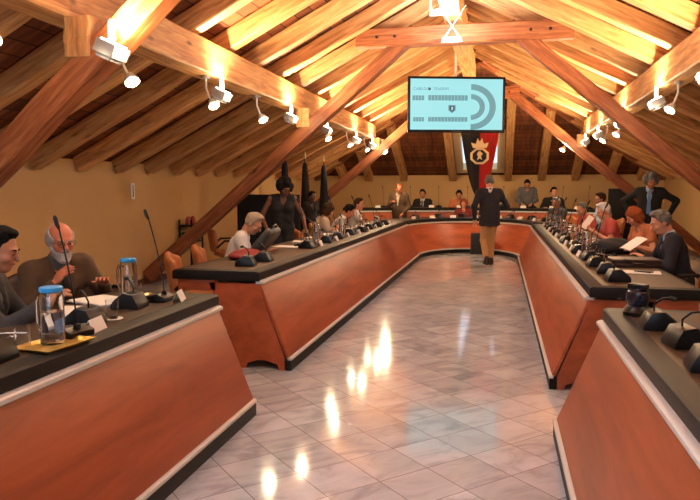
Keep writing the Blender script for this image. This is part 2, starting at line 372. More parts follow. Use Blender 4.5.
# trusses
M_iron=mat('dark_iron',(.03,.028,.026),.5,.6)
for n,(ty,lab) in enumerate(((4.1,'nearest roof truss crossing in front of the left purlin with its diagonal strut'),(9.3,'middle roof truss whose collar beam crosses above the hanging screen'),(15.0,'farthest roof truss at the end of the purlins behind the screen'))):
    t=empty('roof_truss',(CX,ty,0),0,lab,'roof truss','roof trusses')
    for s in (-1,1):
        bx=CX+s*4.78; bz=.14
        tx=CX+s*.62; tz=3.66
        beam('strut',(bx,ty,bz),(tx,ty,tz),.18,.19,M_strut,t,seed=n*9+s)
        px_=PX-.18; pz0=bz+(4.78-px_)*.8467+.08
        if not (n==1 and s==1): beam('post',(CX+s*px_,ty,pz0),(CX+s*px_,ty,PZ-.155),.2,.2,M_beam,t,up=(0,1,0),seed=n+40+s)
        # iron bolt heads
    cl_=.92 if n==2 else 1.45
    beam('collar_beam',(CX-cl_,ty-.02,3.575),(CX+cl_,ty-.02,3.575),.20,.25,M_strut,t,seed=70+n)
    if n==2: beam('king_post',(CX,ty-.02,3.45),(CX,ty-.02,3.05),.18,.18,M_beam,t,up=(0,1,0),seed=91)
    for s in (-1,1):
        for dx in ((.9,1.15) if n<2 else (.7,)): MB().lathe([(0,-.012),(.020,-.012),(.020,.012),(0,.012)],n=10,M=Matrix.Translation((s*dx,-.122,3.575))@Matrix.Rotation(R(90),4,'X')).build('bolt',M_iron,t)
# short wooden wall posts / wall plate

# ------------------------------------------------------------------ desks
ZT=.80
def desk_arm(name,label,s,ya,yb,w=.78,far_end=True,near_end=True,eb=0,hs=1):
    """s=-1 left row (faces +X), +1 right row (faces -X). aisle edge at base X=EB"""
    def X(d): return eb+s*d            # d = distance away from the aisle
    t=empty(name,(X(.3),ya,0),0,label,'desk','desks of the council chamber'); inv=Matrix.Diagonal((1,1,hs,1))@Matrix.Translation(-t.location)
    def pr(pts,y0,y1,nm,m,bev=.004,**k): 
        mb=MB().prism([(X(a),z) for a,z in pts],y0,y1,'Y',M=inv); return mb.build(nm,m,t,bevel=bev,**k)
    pr([(0,0),(0.0,.085),(.05,.085),(.05,0)],ya,yb,'plinth',M_black)
    pr([(.03,.086),(-.005,.086),(-.005,.104),(.004,.111),(.03,.111)],ya-.003,yb+.003,'base_strip',M_alu,.005)
    pr([(.014,.10),(.255,.70),(.28,.70),(.04,.10)],ya+.004,yb-.004,'front_panel',M_panel,.002)
    pr([(.245,.697),(.226,.70),(.226,.720),(.25,.729),(.30,.729),(.30,.697)],ya-.006,yb+.006,'top_strip',M_alu,.006)
    ct=pr([(.262,.722),(.262,.79),(.285,ZT),(.26+w-.02,ZT),(.26+w,.785),(.26+w,.722)],ya-.02,yb+.02,'countertop',M_top,.003)
    pr([(.36,ZT-.005),(.36,ZT+.0012),(.26+w-.05,ZT+.0012),(.26+w-.05,ZT-.005)],ya+.07,yb-.07,'inlay',M_topin,.0)
    for ends,(y0,y1) in ((near_end,(ya+.006,ya+.034)),(far_end,(yb-.034,yb-.006))):
        if not ends: continue
        # leaning parallelogram end panel with an arched notch between its feet
        pts=[(.056,.0),(.056,.10),(.281,.70),(.72,.70),(.44,.0),(.40,.0),(.385,.045),(.34,.06),(.30,.075),(.22,.075),(.18,.06),(.12,.045),(.105,0)]
        mb=MB().prism([(X(a),z) for a,z in pts],y0,y1,'Y',M=inv); mb.build('end_panel',M_panel,t)
        pr([(.66,.63),(.66,.72),(.26+w-.04,.72),(.26+w-.04,.63)],y0,y1,'apron',M_panel,.002)
    n=int((yb-ya)/1.6)
    for k in range(1,n):
        yy=ya+(yb-ya)*k/n
        pr([(.28,.70),(.28,.62),(.26+w-.12,.62),(.26+w-.12,.70)],yy-.02,yy+.02,'bracket',M_panel,.0)
        pr([(.075,.0),(.29,.62),(.40,.62),(.30,.0)],yy-.02,yy+.02,'rib',M_panel,.0)
    return t
desk_arm('council_desk','near left desk with orange cherry front, where the bearded man sits',-1,-1.0,4.03,eb=-1.55,hs=1)
desk_arm('council_desk','long left desk row with orange cherry front reaching to the far end of the aisle',-1,5.09,13.95,far_end=False,eb=-1.65,hs=1.025)
desk_arm('council_desk','near right desk with black conference microphones, cut off at the lower right',1,-1.0,4.07,eb=.345,hs=1)
desk_arm('council_desk','long right desk row with orange cherry front, laptop and papers on its near end',1,5.04,13.95,far_end=False,eb=.39,hs=.985)
def ring_desk(label,cx,cy,rx,ry,a0,a1,zs,zb,dp,name='council_desk',lean=.25):
    t=empty(name,(cx,cy+ry,zb),0,label,'desk','desks of the council chamber')
    N=40
    def arc(off,z):
        out=[]
        for i in range(N+1):
            a=R(a0+(a1-a0)*i/N); out.append((cx+(rx+off)*math.cos(a)-t.location.x, cy+(ry+off)*math.sin(a)-t.location.y, z-zb))
        return out
    def band(prof,nm,m,bev=0):
        rings=[]
        cols=[arc(o,z) for o,z in prof]
        for i in range(N+1): rings.append([c[i] for c in cols])
        o=MB().loft(rings).build(nm,m,t,smooth=True); return o
    h=zs-zb
    band([(0,zb),(0,zb+.085),(.05,zb+.085),(.05,zb)],'plinth',M_black)
    band([(.02,zb+.085),(-.012,zb+.085),(-.012,zb+.115),(.03,zb+.115)],'base_strip',M_alu)
    band([(.03,zb+.10),(lean,zs),(lean+.025,zs),(.055,zb+.10)],'front_panel',M_panelc)
    band([(lean-.035,zs-.003),(lean-.035,zs+.026),(lean+.04,zs+.034),(lean+.04,zs-.003)],'top_strip',M_alu)
    band([(lean,zs+.022),(lean,zs+.09),(lean+.02,zs+.1),(lean+dp,zs+.1),(lean+dp,zs+.022)],'countertop',M_top)
    band([(lean+.1,zs+.097),(lean+.1,zs+.1012),(lean+dp-.05,zs+.1012),(lean+dp-.05,zs+.097)],'inlay',M_topin)
    for a in (a0,a1):
        a=R(a); mb=MB(); ca,sa=math.cos(a),math.sin(a)
        pts=[(.056,zb),(lean+.03,zs),(lean+dp-.1,zs),(lean+dp-.2,zb)]
        tn=Vector((-sa,ca,0))*.012*(1 if a<1.6 else -1)
        A=[Vector((cx+(rx+o)*ca-t.location.x,cy+(ry+o)*sa-t.location.y,z-zb)) for o,z in pts]
        mb.loft([[p+tn*.3 for p in A],[p+tn*2.5 for p in A]]); mb.build('end_panel',M_panelc,t)
    return t
ring_desk('curved centre desk closing the far end of the aisle with orange cherry front',CX-.07,14.0,1.04,1.62,2,178,.70,0,.78)
# dais and the raised presiding desk
M_dais=mat('dais_carpet',(.10,.035,.02),.95,bump=.3,nscale=200)
dz=.16
o=MB().prism([(CX-3.6,17.05),(CX+3.6,17.05),(CX+4.1,YB-.03),(CX-4.1,YB-.03)],0,dz,'Z').build('dais',M_dais,bevel=.01); tag(o,'low dark raised platform in front of the back wall','platform')
ring_desk('raised curved desk on the platform under the banner, farthest from the aisle',CX-.07,13.6,4.4,3.72,48,132,.90,dz,.55,lean=.12)
# ------------------------------------------------------------------ camera and world
def set_camera():
    f=660.; vx,vy=150/f,61.5/f; n=math.sqrt(vx*vx+vy*vy+1)
    yaw=math.asin(vx/n); pit=math.asin(vy/n/math.cos(yaw))
    F=Vector((-math.sin(yaw)*math.cos(pit),math.cos(yaw)*math.cos(pit),-math.sin(pit))); r=Vector((math.cos(yaw),math.sin(yaw),0)); u=r.cross(F)
    cd=bpy.data.cameras.new('camera'); cam=bpy.data.objects.new('camera',cd); C.objects.link(cam)
    cd.sensor_width=36; cd.sensor_fit='HORIZONTAL'; cd.lens=f/700*36; cd.clip_start=.05; cd.clip_end=200
    cam.matrix_world=Matrix(((r.x,u.x,-F.x,0),(r.y,u.y,-F.y,0),(r.z,u.z,-F.z,1.5),(0,0,0,1)))
    bpy.context.scene.camera=cam
set_camera()
w=bpy.data.worlds.new('sky'); bpy.context.scene.world=w; w.use_nodes=True
bg=w.node_tree.nodes['Background']; bg.inputs['Color'].default_value=(.62,.78,1,1); bg.inputs['Strength'].default_value=2.2
vs=bpy.context.scene.view_settings; vs.view_transform='Standard'; vs.look='None'; vs.gamma=1; vs.use_curve_mapping=False; vs.exposure=-.32

# ------------------------------------------------------------------ lamps
RIDGE_E=58; TUBE_E=48; GABLE_FILL=90; DAY_R=420
WARM=(1,.72,.42)
M_bulb=mat('halogen_glow',(1,1,1),.4,emit=(1,.86,.62),estr=28)
M_tube=mat('tube_glow',(1,1,1),.4,emit=(1,.95,.85),estr=25)
M_lampgrey=mat('lamp_grey_metal',(.42,.44,.47),.4,.5)
def plight(name,loc,e,col=WARM,r=.04,parent=None):
    l=bpy.data.lights.new(name,'POINT'); l.energy=e; l.color=col; l.shadow_soft_size=r
    o=bpy.data.objects.new(name,l); C.objects.link(o); o.location=loc
    if parent: o.parent=parent
    return o
def slight(name,loc,tgt,e,ang=120,col=WARM,r=.05,blend=.8,parent=None):
    l=bpy.data.lights.new(name,'SPOT'); l.energy=e; l.color=col; l.shadow_soft_size=r; l.spot_size=R(ang); l.spot_blend=blend
    o=bpy.data.objects.new(name,l); C.objects.link(o); o.location=loc
    o.rotation_euler=(Vector(tgt)-Vector(loc)).to_track_quat('-Z','Y').to_euler()
    if parent: o.parent=parent
    return o
def floodlight(side,y,label,e,dx=0,dz=0):
    s=-1 if side=='left' else 1; x=CX+s*(PX-.17)+dx; z=PZ-.34+dz
    t=empty('floodlight',(x,y,z),0,label,'floodlight','floodlights under the purlins')
    Mr=Matrix.Rotation(R(-s*25),4,'Y')
    MB().box(-.02,.02,-.015,.015,.05,.19).build('bracket',M_lampgrey,t,bevel=.003)
    h=MB(); h.box(-.075,.075,-.09,.09,-.05,.035,M=Mr); h.box(-.055,.055,-.07,.07,-.075,-.05,M=Mr); h.build('housing',M_lampgrey,t,bevel=.008)
    MB().box(-.055,.055,-.07,.07,.036,.043,M=Mr).build('lens',M_bulb,t)
    plight('floodlight_spill',(-s*.12,.0,-.02),FL_E*.035,parent=t,r=.05)
    slight('floodlight_lamp',tuple(Mr@Vector((0,0,.06))),(tuple(Mr@Vector((0,0,1)))),e,150,r=.05,parent=t)
def halogen(side,y,label,e,dz=0,dx=0,dy=.05):
    s=-1 if side=='left' else 1; x=CX+s*(PX-.02)+dx; z=PZ-.16+dz
    t=empty('halogen_spot',(x,y,z),0,label,'spotlight','halogen spots hanging below the purlins')
    MB().lathe([(0,0),(.045,0),(.045,-.025),(0,-.03)],n=16).build('ceiling_rose',M_lampgrey,t,smooth=True)
    end=Vector((-s*.05,dy,-.27))
    MB().tube([(0,0,-.02),(-s*.0,0,-.12),(-s*.02,dy*.5,-.2),tuple(end)],.011,8).build('stem',M_white_enamel,t,smooth=True)
    Mr=Matrix.Translation(end)@Matrix.Rotation(R(s*35),4,'Y')@Matrix.Rotation(R(-20),4,'X')
    MB().lathe([(.012,.055),(.03,.045),(.052,.0),(.06,-.035),(.056,-.035),(.046,.0),(.0,.035)],n=20,M=Mr).build('reflector',M_white_enamel,t,smooth=True)
    b=MB(); b.lathe([(0,-.028),(.024,-.02),(.033,0),(.024,.018),(0,.026)],n=16,M=Mr); b.build('bulb',M_bulb,t,smooth=True)
    plight('halogen_lamp',tuple(Mr@Vector((0,0,-.075))),e,parent=t,r=.04)
    slight('halogen_beam',tuple(Mr@Vector((0,0,-.08))),tuple(Mr@Vector((0,0,-1))),HS_E,110,parent=t)
M_white_enamel=mat('white_enamel',(.8,.78,.72),.3)
FL_E=600; HL_E=8; HS_E=22
for k,y in enumerate((1.2,3.93,6.4,8.7,10.6,12.9,14.6)):
    floodlight('left',y,'grey floodlight clamped under the left purlin, %s from the front'%ORD[k],FL_E,dx=.32 if k==1 else 0,dz=-.06 if k==1 else 0)
for k,y in enumerate((1.2,3.9,6.2,8.1,10.4,12.6,14.4)):
    floodlight('right',y,'grey floodlight clamped under the right purlin, %s from the front'%ORD[k],FL_E)
for k,y in enumerate((1.0,3.3,4.8,6.35,7.8,11.0,12.7,14.4)):
    halogen('left',y,'small glowing halogen spot under the left purlin, %s from the front'%ORD[k],HL_E)
for k,y in enumerate((2.0,4.9,7.8,11.2,12.6)):
    halogen('right',y,'small glowing halogen spot under the right purlin, %s from the front'%ORD[k],HL_E)
halogen('left',15.3,'small halogen spot hanging on the far left truss post, beyond the purlin',HL_E*20,dx=.25)
halogen('right',15.3,'small halogen spot hanging on the far right truss, beyond the purlin',HL_E*20,dx=-.45)
# linear uplights hung below the ridge; the front two are added, unseen floor light
for k,(x,y,z,lab) in enumerate(((CX-.1,.6,3.40,'added unseen tube uplight under the ridge, straight above the near desks'),(CX-.1,3.6,3.40,'added unseen tube uplight under the ridge, nearest to the camera'),(CX-.10,7.3,3.37,'white glowing tube uplight hung on wires under the ridge, nearer one at the top edge'),(CX-.08,8.6,3.36,'white glowing tube uplight on crossed wires just in front of the collar beam'))):
    t=empty('tube_uplight',(x,y,z),0,lab,'uplight','tube uplights under the ridge')
    MB().box(-.13,.13,-.03,.03,-.02,.015).build('housing',M_white_enamel,t,bevel=.006)
    MB().tube([(-.115,0,.026),(.115,0,.026)],.014,12).build('tube',M_tube,t,smooth=True)
    for sx in (-1,1):
        MB().tube([(sx*.12,0,0),(sx*.28*( -.6 if k==3 else .4),0,.42)],.004,6).build('wire',M_white_enamel,t)
    l=bpy.data.lights.new('uplight_lamp','AREA'); l.energy=RIDGE_E; l.color=(.92,.95,1.0); l.shape='RECTANGLE'; l.size=.24; l.size_y=.05
    plight('tube_lamp',(0,0,-.06),TUBE_E,col=(.80,.90,1.0),r=.07,parent=t)
    lo=bpy.data.objects.new('uplight_lamp',l); C.objects.link(lo); lo.location=(0,0,.05); lo.rotation_euler=(math.pi,0,0); lo.parent=t

# daylight lamps: unseen roof window read off blue highlights, gable window added as fill
def day(name,loc,tgt,sx,sy,e):
    l=bpy.data.lights.new(name,'AREA'); l.shape='RECTANGLE'; l.size=sx; l.size_y=sy; l.energy=e; l.color=(.60,.78,1.0)
    o=bpy.data.objects.new(name,l); C.objects.link(o); o.location=loc; o.rotation_euler=(Vector(tgt)-Vector(loc)).to_track_quat('-Z','Y').to_euler(); return o
day('added_gable_fill',(CX,YF-.4,1.7),(CX,6,.6),5.0,1.7,GABLE_FILL)  # area lamp added outside the gable to brighten the room
day('roof_window_daylight',(-4.2,-.6,3.9),(-.3,3.5,0),2.6,3.4,DAY_R)
# ------------------------------------------------------------------ soft-body modelling: distance fields meshed with surface nets
class Field:
    def __init__(s, lo, hi, res):
        s.lo=np.array(lo,float); s.res=res; s.n=np.ceil((np.array(hi)-s.lo)/res).astype(int)+1
        s.v=np.full(s.n,.25,np.float32)
    def sub(s, a, b):
        i0=np.clip(np.floor((np.array(a)-s.lo)/s.res).astype(int),0,s.n); i1=np.clip(np.ceil((np.array(b)-s.lo)/s.res).astype(int)+1,0,s.n)
        if np.any(i1<=i0): return None
        ax=[(s.lo[i]+s.res*np.arange(i0[i],i1[i])).astype(np.float32) for i in range(3)]
        sl=tuple(slice(i0[i],i1[i]) for i in range(3))
        return sl, ax[0][:,None,None], ax[1][None,:,None], ax[2][None,None,:]
    def comb(s, sl, d, k, op):
        v=s.v[sl]
        if op=='sub': d=-d; h=np.clip(.5-.5*(d-v)/max(k,1e-5)*-1,0,1) if False else None; r=np.maximum(v,d) if k<=0 else -s._smin(-v,-d,k)
        elif op=='cut': r=np.maximum(v,d) if k<=0 else -s._smin(-v,-d,k)
        else: r=np.minimum(v,d) if k<=0 else s._smin(v,d,k)
        s.v[sl]=r
    @staticmethod
    def _smin(a,b,k):
        h=np.maximum(k-np.abs(a-b),0)/k
        return np.minimum(a,b)-h*h*k*.25
    def cap(s, a, b, ra, rb=None, k=.02, op='add'):
        a=np.array(a,float); b=np.array(b,float); rb=ra if rb is None else rb
        m=max(ra,rb)+k+.03+2*s.res; q=s.sub(np.minimum(a,b)-m,np.maximum(a,b)+m)
        if q is None: return
        sl,x,y,z=q; d=b-a; L2=float(d@d)+1e-9
        t=np.clip(((x-a[0])*d[0]+(y-a[1])*d[1]+(z-a[2])*d[2])/L2,0,1)
        D=np.sqrt((x-a[0]-t*d[0])**2+(y-a[1]-t*d[1])**2+(z-a[2]-t*d[2])**2)-(ra+(rb-ra)*t)
        s.comb(sl,D,k,op)
    def ell(s, c, r, M=None, k=.02, op='add'):
        c=np.array(c,float); r=np.array(r,float); m=r.max()+k+.03+2*s.res
        q=s.sub(c-m,c+m)
        if q is None: return
        sl,x,y,z=q; X=x-c[0]; Y=y-c[1]; Z=z-c[2]
        if M is not None: X,Y,Z=[X*M[0,i]+Y*M[1,i]+Z*M[2,i] for i in range(3)]
        k0=np.sqrt((X/r[0])**2+(Y/r[1])**2+(Z/r[2])**2); k1=np.sqrt((X/r[0]**2)**2+(Y/r[1]**2)**2+(Z/r[2]**2)**2)+1e-6
        s.comb(sl,k0*(k0-1)/k1,k,op)
    def half(s, c, n, k=0):     # keep the side the normal points away from
        n=np.array(n,float); n/=np.linalg.norm(n)
        sl,x,y,z=s.sub(s.lo,s.lo+s.res*s.n); d=(x-c[0])*n[0]+(y-c[1])*n[1]+(z-c[2])*n[2]
        s.comb(sl,d.astype(np.float32),k,'cut')
    def wobble(s, amp, f, seed=0):
        sl,x,y,z=s.sub(s.lo,s.lo+s.res*s.n); r=np.random.RandomState(seed); 
        w=0
        for i in range(4):
            a=r.uniform(-1,1,3)*f*(1+.6*i); w=w+np.sin(x*a[0]+y*a[1]+z*a[2]+r.uniform(0,6))/(1+.4*i)
        s.v+= (amp*w/2).astype(np.float32)
    def mesh(s, name, m):
        v=s.v; v[0]=v[-1]=.2; v[:,0]=v[:,-1]=.2; v[:,:,0]=v[:,:,-1]=.2
        ins=v<0; nx,ny,nz=v.shape
        cs=np.zeros((nx-1,ny-1,nz-1,3),np.float32); cn=np.zeros((nx-1,ny-1,nz-1),np.float32)
        G=np.ix_
        for ax in range(3):
            a=[slice(None)]*3; b=[slice(None)]*3; a[ax]=slice(0,-1); b[ax]=slice(1,None)
            va=v[tuple(a)]; vb=v[tuple(b)]; cr=(va<0)!=(vb<0)
            I=np.argwhere(cr); t=(va[cr]/(va[cr]-vb[cr])).astype(np.float32)
            P=I.astype(np.float32); P[:,ax]+=t
            o=[i for i in range(3) if i!=ax]
            for d0 in (0,-1):
                for d1 in (0,-1):
                    J=I.copy(); J[:,o[0]]+=d0; J[:,o[1]]+=d1
                    ok=np.all(J>=0,1)&(J[:,0]<nx-1)&(J[:,1]<ny-1)&(J[:,2]<nz-1)
                    J=J[ok]; np.add.at(cs,(J[:,0],J[:,1],J[:,2]),P[ok]); np.add.at(cn,(J[:,0],J[:,1],J[:,2]),1)
        act=cn>0; idx=-np.ones(cn.shape,np.int64); K=np.argwhere(act); idx[act]=np.arange(len(K))
        V=cs[act]/cn[act][:,None]*s.res+s.lo
        F=[]
        for ax in range(3):
            a=[slice(None)]*3; b=[slice(None)]*3; a[ax]=slice(0,-1); b[ax]=slice(1,None)
            va=v[tuple(a)]; vb=v[tuple(b)]; cr=(va<0)!=(vb<0); I=np.argwhere(cr); neg=(va[cr]<0)
            o=[(ax+1)%3,(ax+2)%3]
            ok=(I[:,o[0]]>0)&(I[:,o[1]]>0); I=I[ok]; neg=neg[ok]
            def g(d0,d1):
                J=I.copy(); J[:,o[0]]+=d0; J[:,o[1]]+=d1
                return idx[J[:,0],J[:,1],J[:,2]]
            q=np.stack([g(-1,-1),g(0,-1),g(0,0),g(-1,0)],1); q[~neg]=q[~neg][:,::-1]
            F.append(q)
        F=np.concatenate(F); F=F[np.all(F>=0,1)]
        me=bpy.data.meshes.new(name)
        me.vertices.add(len(V)); me.vertices.foreach_set('co',V.astype(np.float32).ravel())
        me.loops.add(len(F)*4); me.loops.foreach_set('vertex_index',F.astype(np.int32).ravel())
        me.polygons.add(len(F)); me.polygons.foreach_set('loop_start',np.arange(0,len(F)*4,4,dtype=np.int32)); me.polygons.foreach_set('loop_total',np.full(len(F),4,np.int32))
        me.update(); me.validate()
        me.polygons.foreach_set('use_smooth',[True]*len(me.polygons)); me.materials.append(m)
        return me
def fobj(F,name,m,parent,loc=None):
    o=bpy.data.objects.new(name,F.mesh(name,m)); C.objects.link(o)
    if parent: o.parent=parent
    return o

# ------------------------------------------------------------------ people
def V3(*a): return np.array(a,float)
def rotx(a): c,s=math.cos(a),math.sin(a); return np.array([[1,0,0],[0,c,-s],[0,s,c]])
def rotz(a): c,s=math.cos(a),math.sin(a); return np.array([[c,-s,0],[s,c,0],[0,0,1]])
def roty(a): c,s=math.cos(a),math.sin(a); return np.array([[c,0,s],[0,1,0],[-s,0,c]])
def ik(a,t,l1,l2,pole):
    d=t-a; L=np.linalg.norm(d); L=min(L,(l1+l2)*.995); u=d/np.linalg.norm(d)
    x=(l1*l1-l2*l2+L*L)/(2*L); h=math.sqrt(max(l1*l1-x*x,0)); p=pole-u*(pole@u); p/=np.linalg.norm(p)+1e-9
    return a+u*x+p*h, a+u*L
SKIN={}
def skinmat(key):
    cols={'fair':(.58,.27,.17),'tan':(.42,.18,.10),'dark':(.16,.07,.04),'pale':(.62,.36,.26),'ruddy':(.52,.17,.09)}
    return mat('skin_'+key,cols[key],.48,bump=.05,nscale=120,nz=.05)
def cloth(key,col,rough=.85): return mat('cloth_'+key,col,rough,nz=.12,nscale=45,bump=.35,sheen=.0)
CL=dict(navy=(.012,.014,.026),brown=(.075,.042,.022),black=(.010,.010,.012),grey=(.10,.10,.105),white=(.62,.60,.60),khaki=(.42,.24,.10),coral=(.48,.085,.07),lightblue=(.35,.50,.66),orange=(.45,.15,.06),darkred=(.16,.022,.02),charcoal=(.028,.028,.032),denim=(.03,.05,.10),teal=(.03,.055,.06),beige=(.45,.36,.27))
HC=dict(black=(.008,.007,.007),brown=(.045,.022,.012),grey=(.40,.38,.36),white=(.62,.61,.60),red=(.28,.07,.025),saltpepper=(.15,.145,.14),blondgrey=(.36,.30,.22))
def person(label, loc, face, base='sit', lean=5, side=0, head=(0,0,0), hands=((-.18,.36,.30),(.18,.36,.30)), skin='fair', top='jacket', topc='navy', shirtc='white',
           hair='short', hairc='brown', beard=None, glasses=False, tie=None, legs='charcoal', res=.011, female=False, scale=1., group='people at the desks', stride=0, twist=0, seath=.46, palm=None, poles=None, handres=None, lanyard=False):
    """local frame: faces +Y, X to the person's right. hands are wrist targets relative to the mid-shoulder height frame: x, y forward, z above seat/hip"""
    root=empty('person',loc,R(face),label,'person',group)
    fs=.92 if female else 1.
    SM=skinmat(skin)
    hz=(seath+.10) if base=='sit' else .93
    H=V3(0,0,hz); A=rotz(R(twist))@roty(R(side))@rotx(R(-lean))
    up=A@V3(0,0,1); fw=A@V3(0,1,0); rt=A@V3(1,0,0)
    Wa=H+up*.17; Ch=H+up*.33; Nb=H+up*.47; sw=.185*fs
    S=[H+up*.43-rt*sw, H+up*.43+rt*sw]
    HR=rotz(R(head[0]))@rotx(R(-head[1]))@roty(R(head[2])); HR=rotz(R(twist))@HR
    hu=HR@V3(0,0,1); hf=HR@V3(0,1,0); hr=HR@V3(1,0,0)
    Nt=Nb+up*.045+hu*.035+hf*.008; Hc=Nt+hu*.085+hf*.028
    def hp(x,y,z): return Hc+hr*x+hf*y+hu*z
    arms=[]
    for i in (0,1):
        t=V3(*hands[i])+V3(0,0,hz) ; s=-1 if i==0 else 1
        pole=V3(*(poles[i] if poles else (s*.6,-.5,-.8))); e,w=ik(S[i],t,.285,.255,pole); arms.append((S[i],e,w))
    # legs
    lg=[]
    for i,s in ((0,-1),(1,1)):
        hip=H+V3(s*.09,0,-.02)
        if base=='sit': kn=V3(s*.13,.42,seath+.06); an=V3(s*.13,.40+.04*s,.09)
        else:
            st=stride*s; an=V3(s*.09,st*.30,.09 if st>=0 else .13); kn,_=ik(hip,an,.43,.42,V3(0,1,0))
        lg.append((hip,kn,an))
    pts=[Hc,H]+[p for a in arms for p in a]
    lo=np.min(pts,0)-.24; hi=np.max(pts,0)+.24
    # ---- body
    F=Field(lo,hi,res)
    hs=.98*(.95 if female else 1)
    F.ell(hp(0,-.012,.03),(.075*hs,.094*hs,.088*hs),HR,0)
    F.ell(hp(0,.022,-.035),(.062*hs,.070*hs,.082*hs),HR,.03)
    F.ell(hp(0,.052,-.088),(.032,.030,.026),HR,.025)       # chin
    F.ell(hp(0,.075,.022),(.050,.018,.012),HR,.015)        # brow
    for s in (-1,1):
        F.ell(hp(s*.031,.092,.0),(.018,.014,.013),HR,.012,'sub')      # eye socket
        F.ell(hp(s*.040,.062,-.030),(.022,.022,.020),HR,.02)          # cheek
        F.ell(hp(s*.077,-.008,-.008),(.009,.020,.031),HR,.006)        # ear
        F.ell(hp(s*.031,.079,.0),(.0125,.0125,.0125),HR,.002)         # eyeball/lid
    F.cap(hp(0,.088,.008),hp(0,.108,-.028),.008,.013,.010)            # nose
    F.ell(hp(0,.084,-.055),(.024,.012,.010),HR,.008)                  # mouth
    F.cap(Nb-up*.03,Nt+hu*.02,.056*fs,.053*fs,.03)                    # neck
    F.cap(S[0]*.92+Nb*.08+V3(0,0,-.0),S[1]*.92+Nb*.08,.050,.050,.04)
    for s in (-1,1):
        F.cap(H+up*.05+rt*s*.06,Ch+rt*s*.07,.095*fs,.10*fs,.06)
    hres=min(res,.011)
    for i in (0,1):
        s_,e,w=arms[i]; sg=-1 if i==0 else 1
        F.cap(s_,e,.047*fs,.038*fs,.03); F.cap(e,w,.038*fs,.026*fs,.015)
        d=w-e; d/=np.linalg.norm(d)
        pn=V3(*(palm[i] if palm else (0,0,-1))); pn=pn-d*(pn@d); pn/=np.linalg.norm(pn)+1e-9   # palm faces this way
        sd=np.cross(pn,d)*1.0                                  # across the palm
        if (sd@V3(-sg,0,0))<0: sd=-sd                          # towards the thumb (inner side)
        Mh=np.stack([sd,d,pn],1)
        pc=w+d*.052; F.ell(pc,(.040,.054,.017),Mh,.012)
        rr=max(.0085,res*.95)
        for j,(o,L) in enumerate(((.030,.068),(.010,.078),(-.011,.072),(-.031,.056))):
            b=w+d*.088+sd*o; m1=b+d*L*.5+pn*L*.12+sd*o*.15; m2=m1+d*L*.34+pn*L*.36
            F.cap(b,m1,rr,rr*.95,.004); F.cap(m1,m2,rr*.95,rr*.8,.002)
        tb=w+d*.03+sd*.032; t1=tb+d*.032+sd*.026+pn*.01; t2=t1+d*.032+sd*.006+pn*.012
        F.cap(tb,t1,rr*1.2,rr*1.1,.008); F.cap(t1,t2,rr*1.1,rr*.9,.002)
    fobj(F,'body',SM,root)
    # ---- face details
    fd=res<.0125
    if fd:
        for s in (-1,1):
            mb=MB(); mb.sphere(tuple(hp(s*.031,.0865,.0)),.0062,6); mb.build('eye',mat('eye_dark',(.02,.014,.01),.15),root,smooth=True)
            mb=MB(); mb.tube([hp(s*.014,.094,.021),hp(s*.03,.093,.027),hp(s*.046,.080,.022)],[.003,.0042,.0025],6); mb.build('eyebrow',mat('hair_'+hairc,HC[hairc],.9,spec=.15,bump=.8,nscale=90,nz=.25),root,smooth=True)
        mb=MB(); mb.tube([hp(-.022,.086,-.056),hp(-.008,.0955,-.0545),hp(.008,.0955,-.0545),hp(.022,.086,-.056)],[.002,.0042,.0042,.002],6); mb.build('mouth',mat('lip_red',(.30,.06,.045),.45),root,smooth=True)
    # ---- hair
    HM=mat('hair_'+hairc,HC[hairc],.9,spec=.15,bump=.8,nscale=90,nz=.25)
    hl=Hc-.30; hh=Hc+.22
    G=Field(hl,hh,res)
    def hairbase(g,t): 
        g.ell(hp(0,-.014,.034),(.075*hs+t,.094*hs+t,.088*hs+t),HR,0)
        for s in (-1,1): g.ell(hp(s*.050,-.02,.0),(.030+t,.055,.055),HR,.03)
    if hair in('short','receding'):
        hairbase(G,.007); G.ell(hp(0,.03,.105),(.055,.065,.025),HR,.04); G.wobble(.006,110,len(label))
        G.half(hp(0,.052,.052),hr*0+hf*.9-hu*.45,.03)         # open the face
        G.half(hp(0,-.05,-.066),-hu+hf*.35,.035)
        G.ell(hp(0,.085,-.02),(.068,.085,.072),HR,.02,'sub')
        for s in (-1,1): G.ell(hp(s*.084,-.004,-.022),(.022,.024,.034),HR,.012,'sub')
        if hair=='receding': G.ell(hp(0,.05,.10),(.055,.07,.05),HR,.02,'sub')
    elif hair=='bald':
        hairbase(G,.007); G.wobble(.003,90,3); G.ell(hp(0,.03,.075),(.078,.11,.075),HR,.012,'sub'); G.ell(hp(0,.085,-.02),(.070,.085,.072),HR,.01,'sub'); G.half(hp(0,0,-.06),-hu,.01)
    elif hair=='cropped':
        hairbase(G,.004); G.wobble(.003,110,4); G.half(hp(0,.04,.055),hf*.9-hu*.5,.03); G.half(hp(0,-.05,-.06),-hu+hf*.4,.03); G.ell(hp(0,.085,-.02),(.070,.085,.072),HR,.01,'sub')
    elif hair=='bob':
        hairbase(G,.016)
        for s in (-1,1): G.ell(hp(s*.066,-.02,-.035),(.028,.062,.075),HR,.03)
        G.ell(hp(0,-.065,-.035),(.070,.045,.075),HR,.03)
        G.wobble(.008,70,5); G.ell(hp(0,.09,-.03),(.058,.075,.080),HR,.01,'sub')
    elif hair=='long':
        hairbase(G,.016)
        for s in (-1,1): G.cap(hp(s*.068,-.01,0),hp(s*.080,-.01,-.20),.034,.026,.03)
        G.cap(hp(0,-.07,0),hp(0,-.075,-.20),.060,.055,.03); G.wobble(.010,60,6); G.ell(hp(0,.09,-.03),(.058,.075,.080),HR,.01,'sub')
    elif hair=='curly':
        rnd=random.Random(4)
